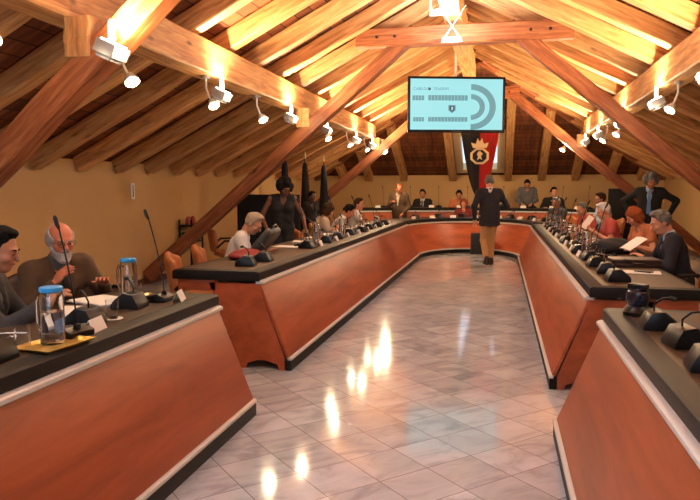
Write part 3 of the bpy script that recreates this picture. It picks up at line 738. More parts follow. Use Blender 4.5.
        for k in range(70):
            a=rnd.uniform(0,6.283); z=rnd.uniform(-.8,1); q=math.sqrt(1-z*z)
            y=q*math.sin(a)
            if y>.55 and z<.55: continue
            G.ell(hp(.092*q*math.cos(a)*1.08,.092*y*1.1-.022,.095*z+.03),(.034,)*3,None,.012)
        hairbase(G,.01); G.ell(hp(0,.10,-.03),(.060,.078,.078),HR,.01,'sub')
    fobj(G,'hair',HM,root)
    if beard:
        G=Field(Hc-.2,Hc+.15,res); G.ell(hp(0,.030,-.075),(.060,.066,.058),HR,0); G.cap(hp(-.02,.097,-.044),hp(.02,.097,-.044),.009,.009,.015)
        for s in (-1,1): G.cap(hp(s*.058,.025,-.05),hp(s*.068,.0,.01),.014,.008,.02)
        G.ell(hp(0,.075,-.115),(.035,.03,.025),HR,.03); G.wobble(.004,110,2); G.ell(hp(0,.1,-.057),(.017,.02,.006),HR,.004,'sub'); G.ell(hp(0,.07,.02),(.062,.07,.052),HR,.005,'sub')
        fobj(G,'beard',mat('hair_'+beard,HC[beard],.75),root)
    if glasses:
        mb=MB()
        for s in (-1,1):
            mb.tube([hp(s*.031+.021*math.cos(a),.101,.0+.017*math.sin(a)) for a in [2*math.pi*i/16 for i in range(17)]],.0016,5,cap=False)
            mb.tube([hp(s*.052,.100,.004),hp(s*.078,.07,.005),hp(s*.080,-.005,.0)],.0016,5)
        mb.tube([hp(-.010,.102,.003),hp(.010,.102,.003)],.0016,5)
        mb.build('glasses',M_black,root,smooth=True)
    # ---- top garment
    CM=cloth(topc,CL[topc])
    r2=max(res,.011)
    def torso(g,t,hem,wide=True):
        for s in (-1,1):
            g.cap(H+up*hem+rt*s*.062,Ch+rt*s*.072,.102*fs+t,.108*fs+t,.06)
            g.cap(Ch+rt*s*.07,S[0 if s<0 else 1]*.85+Nb*.15-up*.03,.085*fs+t,.062+t,.05)
            if wide: g.cap(S[0 if s<0 else 1]-rt*s*.02,Nb+rt*s*.035-up*.005,.058+t,.046+t,.04)
        if female: 
            for s in (-1,1): g.ell(Ch+rt*s*.07+fw*.085,(.06,.05,.06),None,.04)
        else: g.ell(H+up*.12+fw*.05,(.12,.085+t,.13),A,.05)
    if top in('jacket',):
        # shirt seen in the opening
        G=Field(lo,hi,r2); torso(G,.001,.05); G.cap(Nb-up*.04,Nb+up*.04,.068*fs,.064*fs,.02); G.half(Nb+up*.06,up,.0)
        G.half(H+up*.05,-up,.0); fobj(G,'shirt',cloth(shirtc,CL[shirtc]),root)
        G=Field(lo,hi,r2); torso(G,.014,.0)
        if base!='sit':
            for s in (-1,1): G.cap(H+up*.08+rt*s*.065,H-up*.13+rt*s*.075,.115,.118,.06)
            G.half(H-up*.19,-up,.012)
        for i in (0,1):
            s_,e,w=arms[i]; d=(w-e)/np.linalg.norm(w-e)
            G.cap(s_-up*.005,e,.066,.054,.05); G.cap(e,w-d*.015,.054,.041,.02)
        G.wobble(.0045,26,len(label))
        # V opening with lapels
        for j in range(13):
            t=j/12; c=H+up*(.16+.31*t)+fw*(.175-.045*t); G.ell(c,(.008+.062*t,.085,.028),A,.004,'sub')
        G.cap(Nb-up*.0+fw*.035,Nb+up*.12+fw*.035,.062,.068,.005,'sub')
        for s in (-1,1):
            p=[H+up*.17+fw*.138+rt*s*.012, H+up*.33+fw*.128+rt*s*.055, Nb-up*.03+fw*.070+rt*s*.080, Nb+up*.025-fw*.02+rt*s*.070]
            for a_,b_ in zip(p,p[1:]): G.cap(a_,b_,.013,.015,.004)
        G.cap(Nb+up*.02-fw*.02-rt*.06,Nb+up*.03-fw*.055,.015,.017,.006); G.cap(Nb+up*.02-fw*.02+rt*.06,Nb+up*.03-fw*.055,.015,.017,.006)
        fobj(G,'jacket',CM,root)
    else:
        short=top in('tshirt','tank')
        G=Field(lo,hi,r2); torso(G,.010,.0)
        if top=='tank':
            for s in (-1,1): G.ell(S[0 if s<0 else 1]+rt*s*.05,(.065,.09,.11),None,.01,'sub')
        for i in (0,1):
            s_,e,w=arms[i]; d=(w-e)/np.linalg.norm(w-e)
            if top=='tank': continue
            if short: G.cap(s_-up*.005,s_*.5+e*.5,.066,.062,.04)
            else: G.cap(s_-up*.005,e,.064,.051,.045); G.cap(e,w-d*.01,.051,.038,.02)
        G.wobble(.0045,28,len(label))
        if not short: 
            G.cap(Nb-up*.03,Nb+up*.03,.066,.066,.015); G.half(Nb+up*.06,up,.003)
        G.ell(Nb+fw*.075+up*.0,(.040,.06,.07 if top!='tank' else .10),A,.01,'sub')
        G.cap(Nb+up*.015,Nb+up*.15,.055,.06,.006,'sub')
        fobj(G,'shirt' if top!='tank' else 'top',CM,root)
    if tie:
        mb=MB(); p=[Nb+fw*.072-up*.005,H+up*.36+fw*.128,H+up*.20+fw*.148,H+up*.08+fw*.145]; wd=[.014,.022,.032,.036]
        mb.loft([[c+rt*w_+fw*.0,c+rt*w_+fw*.010,c-rt*w_+fw*.010,c-rt*w_] for c,w_ in zip(p,wd)]); mb.build('tie',mat('tie_'+tie,dict(blue=(.10,.22,.50),black=(.01,.01,.015),red=(.3,.02,.02))[tie],.5),root,bevel=.002)
    if lanyard:
        mb=MB(); mb.tube([Nb+rt*.06,Ch+fw*.128+rt*.03,H+up*.22+fw*.155,Ch+fw*.128-rt*.03,Nb-rt*.06],.005,6); mb.build('lanyard',M_white,root,smooth=True)
    # ---- trousers, shoes
    pts=[H]+[p for l in lg for p in l]; lo2=np.min(pts,0)-.2; hi2=np.max(pts,0)+.2
    G=Field(lo2,hi2,.016 if base=='sit' else .013)
    G.cap(H+V3(-.06,0,.02),H+V3(.06,0,.02),.125*(1 if not female else 1.03),None,.04); 
    for hip,kn,an in lg: G.cap(hip,kn,.092,.068,.05); G.cap(kn,an,.068,.052,.02)
    G.wobble(.005,24,7); G.half(V3(0,0,.05),V3(0,0,-1),.0)
    fobj(G,'trousers',cloth(legs,CL[legs]),root)
    for i,(hip,kn,an) in enumerate(lg):
        G=Field(an-V3(.12,.16,.12),an+V3(.12,.28,.12),.013)
        zf=.035 if an[2]<.1 else an[2]-.055
        G.cap(V3(an[0],an[1]-.04,zf+.01),V3(an[0],an[1]+.06,zf+.008),.045,.045,.02); G.cap(V3(an[0],an[1]+.06,zf),V3(an[0],an[1]+.16,zf-.006),.045,.036,.02)
        G.cap(an+V3(0,-.02,-.03),an+V3(0,-.02,.03),.045,.048,.03); G.half(V3(0,0,zf-.033),V3(0,0,-1),0)
        fobj(G,'shoe',mat('shoe_leather',(.02,.012,.008),.4),root)
    root.scale=(scale,)*3
    return root
people=[]
def sit_chair(x,y,face,label,m=None,kind='tub',z=0):
    """leather conference chair; faces +Y locally"""
    m=m or M_tan
    t=empty('conference_chair',(x,y,z),R(face),label,'chair','conference chairs')
    G=Field((-.33,-.36,.34),(.33,.30,.52),.014); G.ell((0,0,.43),(.25,.25,.055),None,0); G.cap((-.14,-.1,.43),(.14,-.1,.43),.055,None,.05); G.cap((-.14,.12,.43),(.14,.12,.43),.055,None,.05); fobj(G,'seat',m,t)
    G=Field((-.38,-.5,.44),(.38,.1,1.05),.015)
    for a in range(-60,61,15):
        ar=R(a); p=(.23*math.sin(ar)*1.05,-.27+.07*(1-math.cos(ar))*2,0); hgt=.86-.02*abs(a)/20*1.2
        G.cap((p[0],p[1],.50),(p[0]*1.02,p[1]-.05,hgt),.032,.034,.05)
    fobj(G,'backrest',m,t)
    for s in (-1,1):
        MB().tube([(s*.27,-.22,.55),(s*.30,-.1,.66),(s*.30,.12,.66),(s*.28,.18,.45)],.018,10).build('armrest',M_bplastic,t,smooth=True)
    MB().lathe([(.03,.07),(.03,.38),(.05,.385)],n=14).build('column',M_steel,t,smooth=True)
    for k in range(5):
        a=2*math.pi*k/5+.3; mb=MB(); mb.tube([(0,0,.10),(.26*math.cos(a),.26*math.sin(a),.06)],[.022,.014],8); mb.tube([(.26*math.cos(a),.26*math.sin(a)-.012,.027),(.26*math.cos(a),.26*math.sin(a)+.012,.027)],.027,12); mb.build('leg',M_bplastic,t,smooth=True)
    return t
# facing: left row people look to +X (-90), right row to -X (+90)
def seat(label,x,y,face,**k):
    z=k.pop('z',0); cl=k.pop('chair',None); cm=k.pop('cm',None); back=k.pop('back',.04)
    person(label,(x,y,z),face,**k)
    if cl:
        f=R(face); sit_chair(x+math.sin(f)*back,y-math.cos(f)*back,face,cl,cm,z=z)
# --- left near desk
seat('dark-haired man in a dark jacket, cut off by the left edge',-2.84,3.0,-62,lean=14,head=(-8,16,0),hands=((-.08,.42,.31),(.20,.44,.32)),skin='tan',topc='charcoal',shirtc='grey',hair='short',hairc='black',res=.0075,chair='dark leather chair under the man at the left edge of the picture',cm=M_darkleather)
seat('bald man with grey-white beard and brown jacket at the near left desk',-3.02,3.98,-118,lean=19,side=4,head=(-6,12,0),hands=((-.16,.40,.30),(.15,.34,.33)),skin='ruddy',topc='brown',shirtc='grey',hair='bald',hairc='grey',beard='grey',glasses=True,res=.0065,tie='black',palm=((0,0,-1),(-1,0,-.2)),chair='dark leather chair whose back rises behind the bearded man',cm=M_darkleather,back=.14)
# --- long left row
seat('bending grey-haired woman in a white short-sleeved top',-2.93,6.80,-70,lean=22,head=(-15,34,0),hands=((-.18,.40,.22),(.14,.42,.24)),skin='fair',top='tshirt',topc='white',hair='short',hairc='blondgrey',female=True,res=.009,glasses=True,chair='tan leather chair under the bending grey-haired woman')
person('standing woman with dark curly hair in a dark sleeveless top behind the left row',(-3.08,9.1,0),-150,base='stand',lean=14,head=(10,32,0),hands=((-.30,.24,.0),(.26,.26,.02)),skin='dark',top='tank',topc='black',hair='curly',hairc='black',female=True,res=.010,legs='black',group='people standing')
seat('brown-haired person with bare arms in the left row, right of the standing curly-haired woman',-2.95,10.35,-60,lean=20,head=(-10,20,0),hands=((-.15,.38,.25),(.16,.36,.30)),skin='fair',top='tshirt',topc='beige',hair='bob',hairc='brown',female=True,res=.011,chair='tan leather chair under the brown-haired person with bare arms')
seat('person in a white shirt stooping low over the left row with an arm stretched out',-2.92,11.35,-78,lean=28,head=(0,30,0),hands=((-.10,.46,.16),(.24,.46,.16)),skin='tan',top='shirt',topc='white',hair='short',hairc='black',res=.011,chair='tan leather chair under the stooping person in a white shirt')
person('dark-clothed person standing by the left wall behind the stooping white shirt',(-3.85,13.2,0),-120,base='stand',lean=4,head=(0,8,0),hands=((-.16,.16,.05),(.16,.16,.05)),skin='dark',topc='black',shirtc='charcoal',hair='short',hairc='black',res=.013,scale=.86,group='people standing')
seat('man in a white shirt sitting upright, farthest seated person of the left row',-2.88,12.9,-75,lean=10,head=(-20,6,0),hands=((-.14,.44,.25),(.16,.46,.25)),skin='fair',top='shirt',topc='white',hair='short',hairc='brown',res=.0115,chair='tan leather chair under the upright man in a white shirt')
# --- far end
person('red-haired man in a brown jacket standing at the far left end',(-2.42,16.25,0),170,base='stand',lean=6,head=(20,15,0),hands=((-.16,.2,.0),(.10,.30,.26)),skin='ruddy',topc='brown',shirtc='beige',hair='cropped',hairc='red',res=.0125,scale=.97,group='people standing')
seat('man in a dark suit and tie sitting behind the raised desk at its left part',-2.03,17.95,175,z=dz,lean=3,head=(0,5,0),hands=((-.16,.36,.22),(.16,.36,.22)),skin='tan',topc='black',shirtc='white',hair='short',hairc='black',tie='black',res=.0125,chair='tan leather chair under the man in a dark suit at the raised desk')
seat('dark-haired person in a pale orange top at the raised desk, left of the banner',-1.06,17.98,180,z=dz,lean=6,head=(0,20,0),hands=((-.16,.34,.22),(.16,.34,.22)),skin='tan',top='tshirt',topc='orange',hair='short',hairc='black',res=.0125,chair='tan leather chair under the person in a pale orange top')
seat('woman with dark red hair and a dark red top sitting at the curved centre desk',-.88,17.0,175,lean=4,head=(0,4,0),hands=((-.16,.34,.24),(.16,.34,.24)),skin='fair',top='shirt',topc='darkred',hair='bob',hairc='red',female=True,res=.0125,scale=.95,chair='tan leather chair under the woman with dark red hair')
person('stocky grey-haired man in a grey shirt standing with lowered head behind the raised desk',(.70,18.1,dz),178,base='stand',lean=8,head=(0,35,0),hands=((-.14,.28,.06),(.14,.28,.06)),skin='tan',top='shirt',topc='grey',hair='short',hairc='black',res=.012,scale=.96,group='people standing')
seat('dark-haired man in black at the right part of the raised desk',1.36,18.0,165,z=dz,lean=2,head=(30,0,0),hands=((-.16,.3,.3),(.16,.3,.24)),skin='fair',topc='black',shirtc='black',hair='short',hairc='black',res=.0125,scale=1.04,chair='tan leather chair under the dark-haired man in black at the raised desk')
# --- main figure
person('man in navy blazer and khaki trousers walking up the aisle, seen from behind',(-.19,13.05,0),16,base='stand',lean=3,head=(-10,6,0),hands=((-.27,.02,-.06),(.25,.24,.16)),skin='fair',topc='navy',shirtc='white',hair='short',hairc='saltpepper',res=.0085,legs='khaki',stride=.62,scale=1.045,group='people standing')
# --- long right row, from the far end to the near one
seat('man with a white lanyard at the far corner of the right row',1.30,15.4,130,lean=6,head=(10,10,0),hands=((-.16,.40,.24),(.16,.40,.24)),skin='tan',topc='charcoal',shirtc='grey',hair='short',hairc='saltpepper',lanyard=True,res=.0115,chair='tan leather chair under the man with the white lanyard')
seat('person with close-cropped grey hair in a red top leaning on the right row',1.62,12.3,110,lean=18,head=(15,25,0),hands=((-.22,.36,.22),(.18,.38,.22)),skin='fair',top='tshirt',topc='coral',hair='cropped',hairc='saltpepper',female=True,res=.0105,chair='tan leather chair under the person with cropped grey hair')
seat('dark-haired person in light blue, half hidden behind the white-haired reader',2.15,14.6,100,lean=5,head=(0,10,0),hands=((-.16,.36,.24),(.16,.36,.24)),skin='tan',top='shirt',topc='lightblue',hair='short',hairc='brown',res=.0115,scale=1.08,chair='tan leather chair under the person in a light blue shirt')
seat('white-haired person in a coral red shirt reading a sheet in the right row',1.66,10.35,92,lean=10,head=(5,20,0),hands=((-.20,.30,.30),(.14,.32,.28)),skin='fair',top='tshirt',topc='coral',hair='short',hairc='white',res=.009,palm=((0,.3,1),(0,.3,1)),chair='tan leather chair under the white-haired reader')
seat('person with chin-length red hair in the right row, beside the dark suit',1.93,9.2,105,lean=16,head=(-8,30,0),hands=((-.2,.34,.22),(.14,.36,.24)),skin='fair',top='tshirt',topc='orange',hair='bob',hairc='red',female=True,res=.0095,chair='tan leather chair under the red-haired person')
seat('grey-haired man in a dark suit, nearest seated person on the right',1.80,7.22,88,lean=14,head=(8,22,0),hands=((-.16,.36,.25),(.12,.40,.27)),skin='fair',topc='navy',shirtc='lightblue',hair='short',hairc='saltpepper',res=.008,chair='tan leather chair under the man in a dark suit on the right')
person('standing man with curly grey hair, dark suit and blue tie',(2.62,12.75,0),165,base='stand',lean=6,head=(15,22,0),hands=((-.30,.02,.05),(.30,.02,.05)),skin='tan',topc='black',shirtc='lightblue',hair='curly',hairc='saltpepper',tie='blue',res=.010,scale=1.06,group='people standing',poles=((-1,-.4,0),(1,-.4,0)))
# ------------------------------------------------------------------ things on the desks
ZN=.8015; ZL=.8215; ZR=.7915        # near desks, long left row, long right row
M_mesh=mat('mic_foam',(.02,.02,.022),.95,bump=.6,nscale=400)
M_led=mat('dark_button',(.10,.10,.11),.5)
def mic_proto(name,L=.42,bend=.10,label=''):
    t=empty(name,(0,0,0),0,label,'microphone','conference microphones')
    mb=MB(); mb.prism([(-.085,0),(.085,0),(.085,.028),(.03,.052),(-.085,.022)],-.075,.075,'X'); mb.build('base',M_bplastic,t,bevel=.006)
    mb=MB()
    for i in range(3): mb.box(-.05+.035*i,-.028+.035*i,-.055,-.035,.026,.034)
    for i,x in enumerate((-.04,0,.04)): pass
    mb.bm.free()
    MB().box(-.055,.055,-.05,.005,.032,.040,M=Matrix.Rotation(R(0),4,'X')).build('button_panel',M_dgrey,t,bevel=.002)
    MB().lathe([(.016,.03),(.016,.06),(.008,.065)],(0,.05,0),14).build('socket',M_bplastic,t,smooth=True)
    pts=[(0,.05-bend*(i/8)**1.5,.05+L*i/8) for i in range(9)]
    MB().tube(pts,.0042,8).build('gooseneck',M_bplastic,t,smooth=True)
    MB().tube([pts[-1],(0,pts[-1][1]-.012,pts[-1][2]+.02),(0,pts[-1][1]-.022,pts[-1][2]+.05),(0,pts[-1][1]-.026,pts[-1][2]+.06)],[.007,.010,.010,.005],12).build('microphone_head',M_mesh,t,smooth=True)
    return t
def place_first(o,loc,rz,label,sc=1):
    o.location=loc; o.rotation_euler=(0,0,rz); o['label']=label; return o
mic_tall=mic_proto('conference_microphone',.46,.09)
mic_short=mic_proto('conference_microphone',.20,.10)
def console_proto():
    t=empty('microphone_console',(0,0,0),0,'x','console','black microphone consoles')
    mb=MB(); mb.prism([(-.08,0),(.09,0),(.09,.02),(.055,.085),(.0,.095),(-.08,.028)],-.075,.075,'X'); mb.build('base',M_bplastic,t,bevel=.003)
    Mx=Matrix.Translation((0,-.045,.066))@Matrix.Rotation(R(40),4,'X')
    MB().box(-.06,.06,-.045,.045,-.012,.0,M=Mx).build('speaker_grille',M_dgrey,t,bevel=.002)
    MB().tube([(0,.03,.085),(.0,.03,.12),(-.02,.0,.155),(-.05,-.03,.165)],.005,8).build('gooseneck',M_bplastic,t,smooth=True)
    MB().tube([(-.05,-.03,.165),(-.075,-.055,.16)],[.011,.010],12).build('microphone_head',M_mesh,t,smooth=True)
    return t
console=console_proto()
def jug_proto(name='water_jug',lid=True,h=.235):
    t=empty(name,(0,0,0),0,'x','jug','glass water jugs')
    MB().lathe([(0,.0),(.050,.0),(.053,.01),(.053,h-.03),(.046,h),(.043,h),(.049,h-.03),(.049,.014),(0,.014)],n=32).build('glass_body',M_glass,t,smooth=True)
    MB().lathe([(0,.0145),(.0485,.0145),(.0485,h*.62),(0,h*.62)],n=32).build('water',M_water,t,smooth=True)
    MB().tube([(-.050,0,h-.035),(-.085,0,h-.03),(-.098,0,h-.06),(-.098,0,.09),(-.085,0,.06),(-.052,0,.055)],.0085,10).build('handle',M_glass,t,smooth=True)
    if lid: MB().lathe([(0,h+.022),(.044,h+.022),(.05,h+.018),(.05,h+.001),(.04,h-.004),(.0,h-.004)],n=32).build('lid',M_blue,t,smooth=True)
    return t
jug=jug_proto(); carafe=jug_proto('glass_carafe',False,.25)
def glass_proto():
    m=MB().lathe([(0,0),(.030,0),(.036,.10),(.034,.10),(.0285,.006),(0,.006)],n=24)
    o=m.build('water_glass',M_glass,smooth=True); return tag(o,'x','glass','drinking glasses')
glass=glass_proto()
def tray_proto():
    t=MB().loft([[(-.13,-.09,0),(.13,-.09,0),(.13,.09,0),(-.13,.09,0)],[(-.15,-.11,.014),(.15,-.11,.014),(.15,.11,.014),(-.15,.11,.014)],[(-.14,-.10,.014),(.14,-.10,.014),(.14,.10,.014),(-.14,.10,.014)],[(-.12,-.08,.004),(.12,-.08,.004),(.12,.08,.004),(-.12,.08,.004)]]).build('serving_tray',M_gold)
    return tag(t,'x','tray','gold trays')
tray=tray_proto()
M_ink=mat('card_ink',(.12,.10,.09),.8)
def card_proto():
    t=empty('name_card',(0,0,0),0,'x','card','name cards')
    MB().prism([(-.03,0),(-.001,.062),(.001,.062),(.03,0),(.028,0),(0,.058),(-.028,0)],-.07,.07,'X').build('folded_card',M_white,t)
    return t
card=card_proto()
def paper(x,y,z,rz,w,l,n,label,curl=0):
    mb=MB(); rnd=random.Random(len(label)+int(x*100))
    for i in range(n):
        Mx=Matrix.Translation((rnd.uniform(-.006,.006)*i**.5,rnd.uniform(-.006,.006)*i**.5,.0018*i))@Matrix.Rotation(rnd.uniform(-.05,.05)*(i>0),4,'Z')
        mb.box(-w/2,w/2,-l/2,l/2,0,.0016,M=Mx)
    o=mb.build('paper_stack' if n>1 else 'paper_sheet',M_white); o.location=(x,y,z); o.rotation_euler=(0,0,rz); tag(o,label,'paper','papers on the desks')
    return o
used=set()
def put(proto,loc,rz,label):
    if 'microphone' in proto.name: rz+=math.pi
    if proto.name not in used:
        used.add(proto.name); return place_first(proto,loc,rz,label)
    return copy_thing(proto,label,loc,rz)
PI=math.pi
# near left desk (people sit at -X, so their side is rotated to face -X: +90)
put(mic_tall,(-1.987,2.724,ZN),R(80),'tall gooseneck microphone rising in front of the bearded man')
put(mic_tall,(-2.081,3.718,ZN),R(95),'tall gooseneck microphone at the far end of the near left desk')
put(tray,(-1.930,2.535,ZN),R(85),'gold tray under the nearest blue-lidded jug')
put(tray,(-2.176,3.756,ZN),R(80),'gold tray at the far end of the near left desk')
put(jug,(-1.949,2.554,ZN+.006),R(-15),'glass water jug with blue lid, nearest to the camera')
put(jug,(-2.300,3.765,ZN),R(-15),'blue-lidded water jug at the far end of the near left desk')
put(glass,(-2.043,2.479,ZN),0,'drinking glass behind the nearest blue-lidded jug')
put(glass,(-2.024,3.141,ZN+.002),0,'drinking glass on a white coaster in the middle of the near left desk')
put(glass,(-2.204,3.689,ZN+.006),0,'drinking glass on the gold tray at the far desk end')
o=MB().lathe([(0,0),(.055,0),(.055,.002),(0,.002)],n=24).build('coaster',M_white); o.location=(-2.024,3.141,ZN); tag(o,'white round coaster under the middle glass on the near left desk','coaster')
put(card,(-1.939,2.857,ZN),R(98),'folded white name card beside the tall microphone on the near left desk')
put(card,(-1.949,3.756,ZN),R(105),'folded white name card at the far corner of the near left desk')
put(console,(-2.024,2.251,ZN),R(95),'black microphone console at the left edge of the picture')
put(console,(-2.081,2.970,ZN),R(95),'black microphone console between the white card and the bearded man')
put(console,(-2.119,3.462,ZN),R(95),'black microphone console before the far jug on the near left desk')
paper(-2.365,3.264,ZN,R(20),.21,.297,5,'white papers under the bearded man\'s hands')
paper(-2.384,3.595,ZN,R(70),.25,.33,9,'white paper stack leaning toward the far blue-lidded jug')
paper(-2.308,2.479,ZN,R(10),.21,.297,3,'white papers before the dark-haired man at the left edge')
def pen(x,y,z,rz,label,tilt=0):
    o=MB().tube([(-.07,0,0),(.055,0,0),(.07,0,0)],[.004,.004,.001],8).build('pen',M_white_enamel,smooth=True); o.location=(x,y,z+.005); o.rotation_euler=(0,0,rz); tag(o,label,'pen')
pen(-2.270,2.696,ZN,.4,'white pen lying by the dark-haired man at the left edge')
# near right desk: four black devices in a row
put(console,(0.795,3.519,ZN),R(-90),'black microphone console second from the far end of the near right desk')
put(console,(0.832,3.150,ZN),R(-80),'black microphone console third from the far end of the near right desk')
put(console,(0.814,2.743,ZN),R(-95),'black microphone console nearest to the camera on the near right desk')
t=empty('video_camera',(0.757,3.879,ZN),R(-35),'black camera-like device with a bluish sheen on the far corner of the near right desk','camera')
MB().lathe([(0,0),(.075,0),(.078,.02),(.06,.05),(.05,.055),(0,.055)],n=28).build('base',M_bplastic,t,smooth=True)
MB().lathe([(0,.05),(.052,.055),(.062,.09),(.058,.13),(.035,.15),(0,.152)],n=28).build('head',mat('bluish_gloss_black',(.01,.014,.03),.18,spec=.8),t,smooth=True)
MB().lathe([(0,.0),(.026,.0),(.026,.03),(.021,.034),(0,.028)],n=20,M=Matrix.Translation((0,.045,.105))@Matrix.Rotation(R(-90),4,'X')).build('lens',M_bplastic,t,smooth=True)
MB().box(-.05,.05,-.03,.03,.145,.175).build('top_block',M_bplastic,t,bevel=.008)
# long left row
put(console,(-2.18,5.45,ZL),R(100),'black microphone console at the near corner of the long left row')
put(console,(-2.16,5.82,ZL),R(95),'black microphone console beside the dark red folder on the long left row')
G=Field((-.24,-.34,-.02),(.24,.34,.12),.012); G.ell((0,0,.03),(.15,.28,.035),None,0); G.ell((.02,.1,.045),(.12,.16,.03),None,.03); G.wobble(.006,22,3); G.half((0,0,.0),(0,0,-1),0)
o=fobj(G,'red_bag',cloth('redbag',(.20,.012,.012)),None); o.location=(-2.45,6.08,ZL); o.rotation_euler=(0,0,R(12)); tag(o,'flat dark red cloth bag lying at the near end of the long left row','bag')
t=empty('shoulder_bag',(-2.43,6.78,ZL),R(8),'charcoal leather bag propped on the desk in front of the bending grey-haired woman','bag')
G=Field((-.3,-.4,-.03),(.3,.4,.34),.013)
for k in range(5): G.cap((-.12+.035*k,-.20,.04+.042*k),(-.10+.035*k,.20,.04+.042*k),.045,.045,.04)
G.wobble(.005,25,2); G.half((0,0,.0),(0,0,-1),0); fobj(G,'bag_body',mat('charcoal_leather',(.05,.05,.052),.5,bump=.2,nscale=50),t)
MB().tube([(-.02,-.15,.19),(.06,-.12,.27),(.07,0,.29),(.06,.12,.27),(-.02,.15,.19)],.010,8).build('strap',M_bplastic,t,smooth=True)
# items repeated along the rows
def row_items(side,ya,yb,z,xa,step,names,seed):
    rnd=random.Random(seed); s=-1 if side=='left' else 1; rz=R(90) if s<0 else R(-90)
    n=int((yb-ya)/step)
    for k in range(n):
        y=ya+step*k+rnd.uniform(-.04,.04); o_=ORD[k]
        X=lambda d: (-1.64 if s<0 else .39)+s*d
        put(console,(X(.50+rnd.uniform(-.02,.02)),y,z),rz+rnd.uniform(-.2,.2),'black microphone console, %s of the run along the long %s row'%(o_,side))
        put(mic_short if k%2 else mic_tall,(X(.62),y+.22,z),rz+rnd.uniform(-.2,.2),'gooseneck microphone, %s of the run along the long %s row'%(o_,side))
        put(card,(X(.44),y+.34,z),rz+rnd.uniform(-.15,.15),'white name card, %s of the run along the long %s row'%(o_,side))
        put(glass,(X(.60+rnd.uniform(-.03,.03)),y+.10+.02,z),0,'drinking glass, %s of the run along the long %s row'%(o_,side))
        if k%2==0: put(carafe,(X(.55+rnd.uniform(-.03,.05)),y+.36+.12,z),rnd.uniform(0,6),'clear glass carafe of water, %s of the run along the long %s row'%(ORD[k//2],side))
        else: put(glass,(X(.50),y+.47,z),0,'extra drinking glass, %s of the run along the long %s row'%(ORD[k//2],side))
        paper(X(.78+rnd.uniform(-.03,.03)),y+.1,z,rnd.uniform(-.3,.3)+PI/2,.21,.297,4,'loose white papers, %s pile of the run along the long %s row'%(o_,side))
row_items('left',7.25,13.6,ZL,0,.72,'',3)
row_items('right',6.9,13.6,ZR,0,.72,'',5)
put(console,(.90,5.38,ZR),R(-85),'black microphone console at the near corner of the long right row')
put(console,(.90,5.85,ZR),R(-95),'black microphone console second from the near corner of the long right row')
put(console,(.88,6.35,ZR),R(-85),'black microphone console third from the near corner of the long right row')
t=empty('briefcase',(1.21,6.48,ZR),R(4),'flat dark brown briefcase lying on the near part of the long right row','case')
M_case=mat('brown_leather_case',(.050,.018,.014),.45,bump=.15,nscale=70)
MB().box(-.21,.21,-.14,.14,.0,.035).build('lower_shell',M_case,t,bevel=.01); MB().box(-.21,.21,-.14,.14,.037,.07).build('upper_shell',M_case,t,bevel=.01)
MB().tube([(-.05,-.142,.036),(-.05,-.175,.036),(.05,-.175,.036),(.05,-.142,.036)],.008,8).build('handle',M_bplastic,t,smooth=True)
paper(1.16,5.95,ZR,R(80),.21,.34,3,'white printed sheets on the near end of the long right row')
o=MB().box(-.035,.035,-.07,.07,0,.010).build('mobile_phone',M_bplastic,bevel=.004); o.location=(1.20,5.95,ZR+.0055); o.rotation_euler=(0,0,.9); tag(o,'small black phone lying on the white sheets of the long right row','phone')
G=Field((-.34,-.3,-.03),(.34,.3,.24),.014); G.ell((0,0,.05),(.24,.19,.10),None,0); G.ell((.09,.02,.09),(.12,.12,.08),None,.04); G.wobble(.010,20,5); G.half((0,0,.0),(0,0,-1),0)
o=fobj(G,'folded_jacket',cloth('jacketheap',(.010,.010,.014)),None); o.location=(1.20,7.72,ZR); tag(o,'heap of black cloth like a folded jacket on the long right row','jacket')
# centre curved desk and raised desk
def on_arc(cx,cy,rx,ry,deg): a=R(deg); return (cx+rx*math.cos(a),cy+ry*math.sin(a)),a
for k,dg in enumerate((150,128,108,88,66,44,24)):
    (x,y),a=on_arc(CX-.07,14.0,1.04+.46,1.62+.46,dg); rz=a+PI/2+PI
    put(card,(x,y,.8015),rz,'white name card on the curved centre desk, %s from the left'%ORD[k])
    (x,y),a=on_arc(CX-.07,14.0,1.04+.62,1.62+.62,dg-8); put(console,(x,y,.8015),a-PI/2,'black microphone console on the curved centre desk, %s from the left'%ORD[k])
    (x,y),a=on_arc(CX-.07,14.0,1.04+.66,1.62+.66,dg+7)
    put(glass,(x,y,.8015),0,'drinking glass on the curved centre desk, %s from the left'%ORD[k])
for k,dg in enumerate((122,113,104,95,84,75,66,58)):
    (x,y),a=on_arc(CX-.07,13.6,4.4+.28,3.72+.28,dg)
    put(card,(x,y,1.0015),a-PI/2,'white name card on the raised desk, %s from the left'%ORD[k])
    (x,y),a=on_arc(CX-.07,13.6,4.4+.42,3.72+.42,dg-2.5); put(mic_tall,(x,y,1.0015),a-PI/2,'gooseneck microphone on the raised desk, %s from the left'%ORD[k])
# dark box standing before the centre desk
t=empty('loudspeaker',(-.47,15.38,0),0,'low dark brown box standing against the curved centre desk behind the walking man','speaker')
M_dbox=wood('dark_brown_veneer',(.012,.006,.005),(.02,.009,.007),(.03,.014,.01),knots=False)
MB().box(-.16,.16,-.13,.13,.02,.48).build('cabinet',M_dbox,t,bevel=.008); MB().box(-.14,.14,-.137,-.128,.05,.45).build('front_cloth',M_bplastic,t,bevel=.003)
for sx in (-1,1):
    for sy in (-1,1): MB().lathe([(0,0),(.018,0),(.018,.022),(0,.022)],(sx*.12,sy*.09,0),12).build('foot',M_bplastic,t)

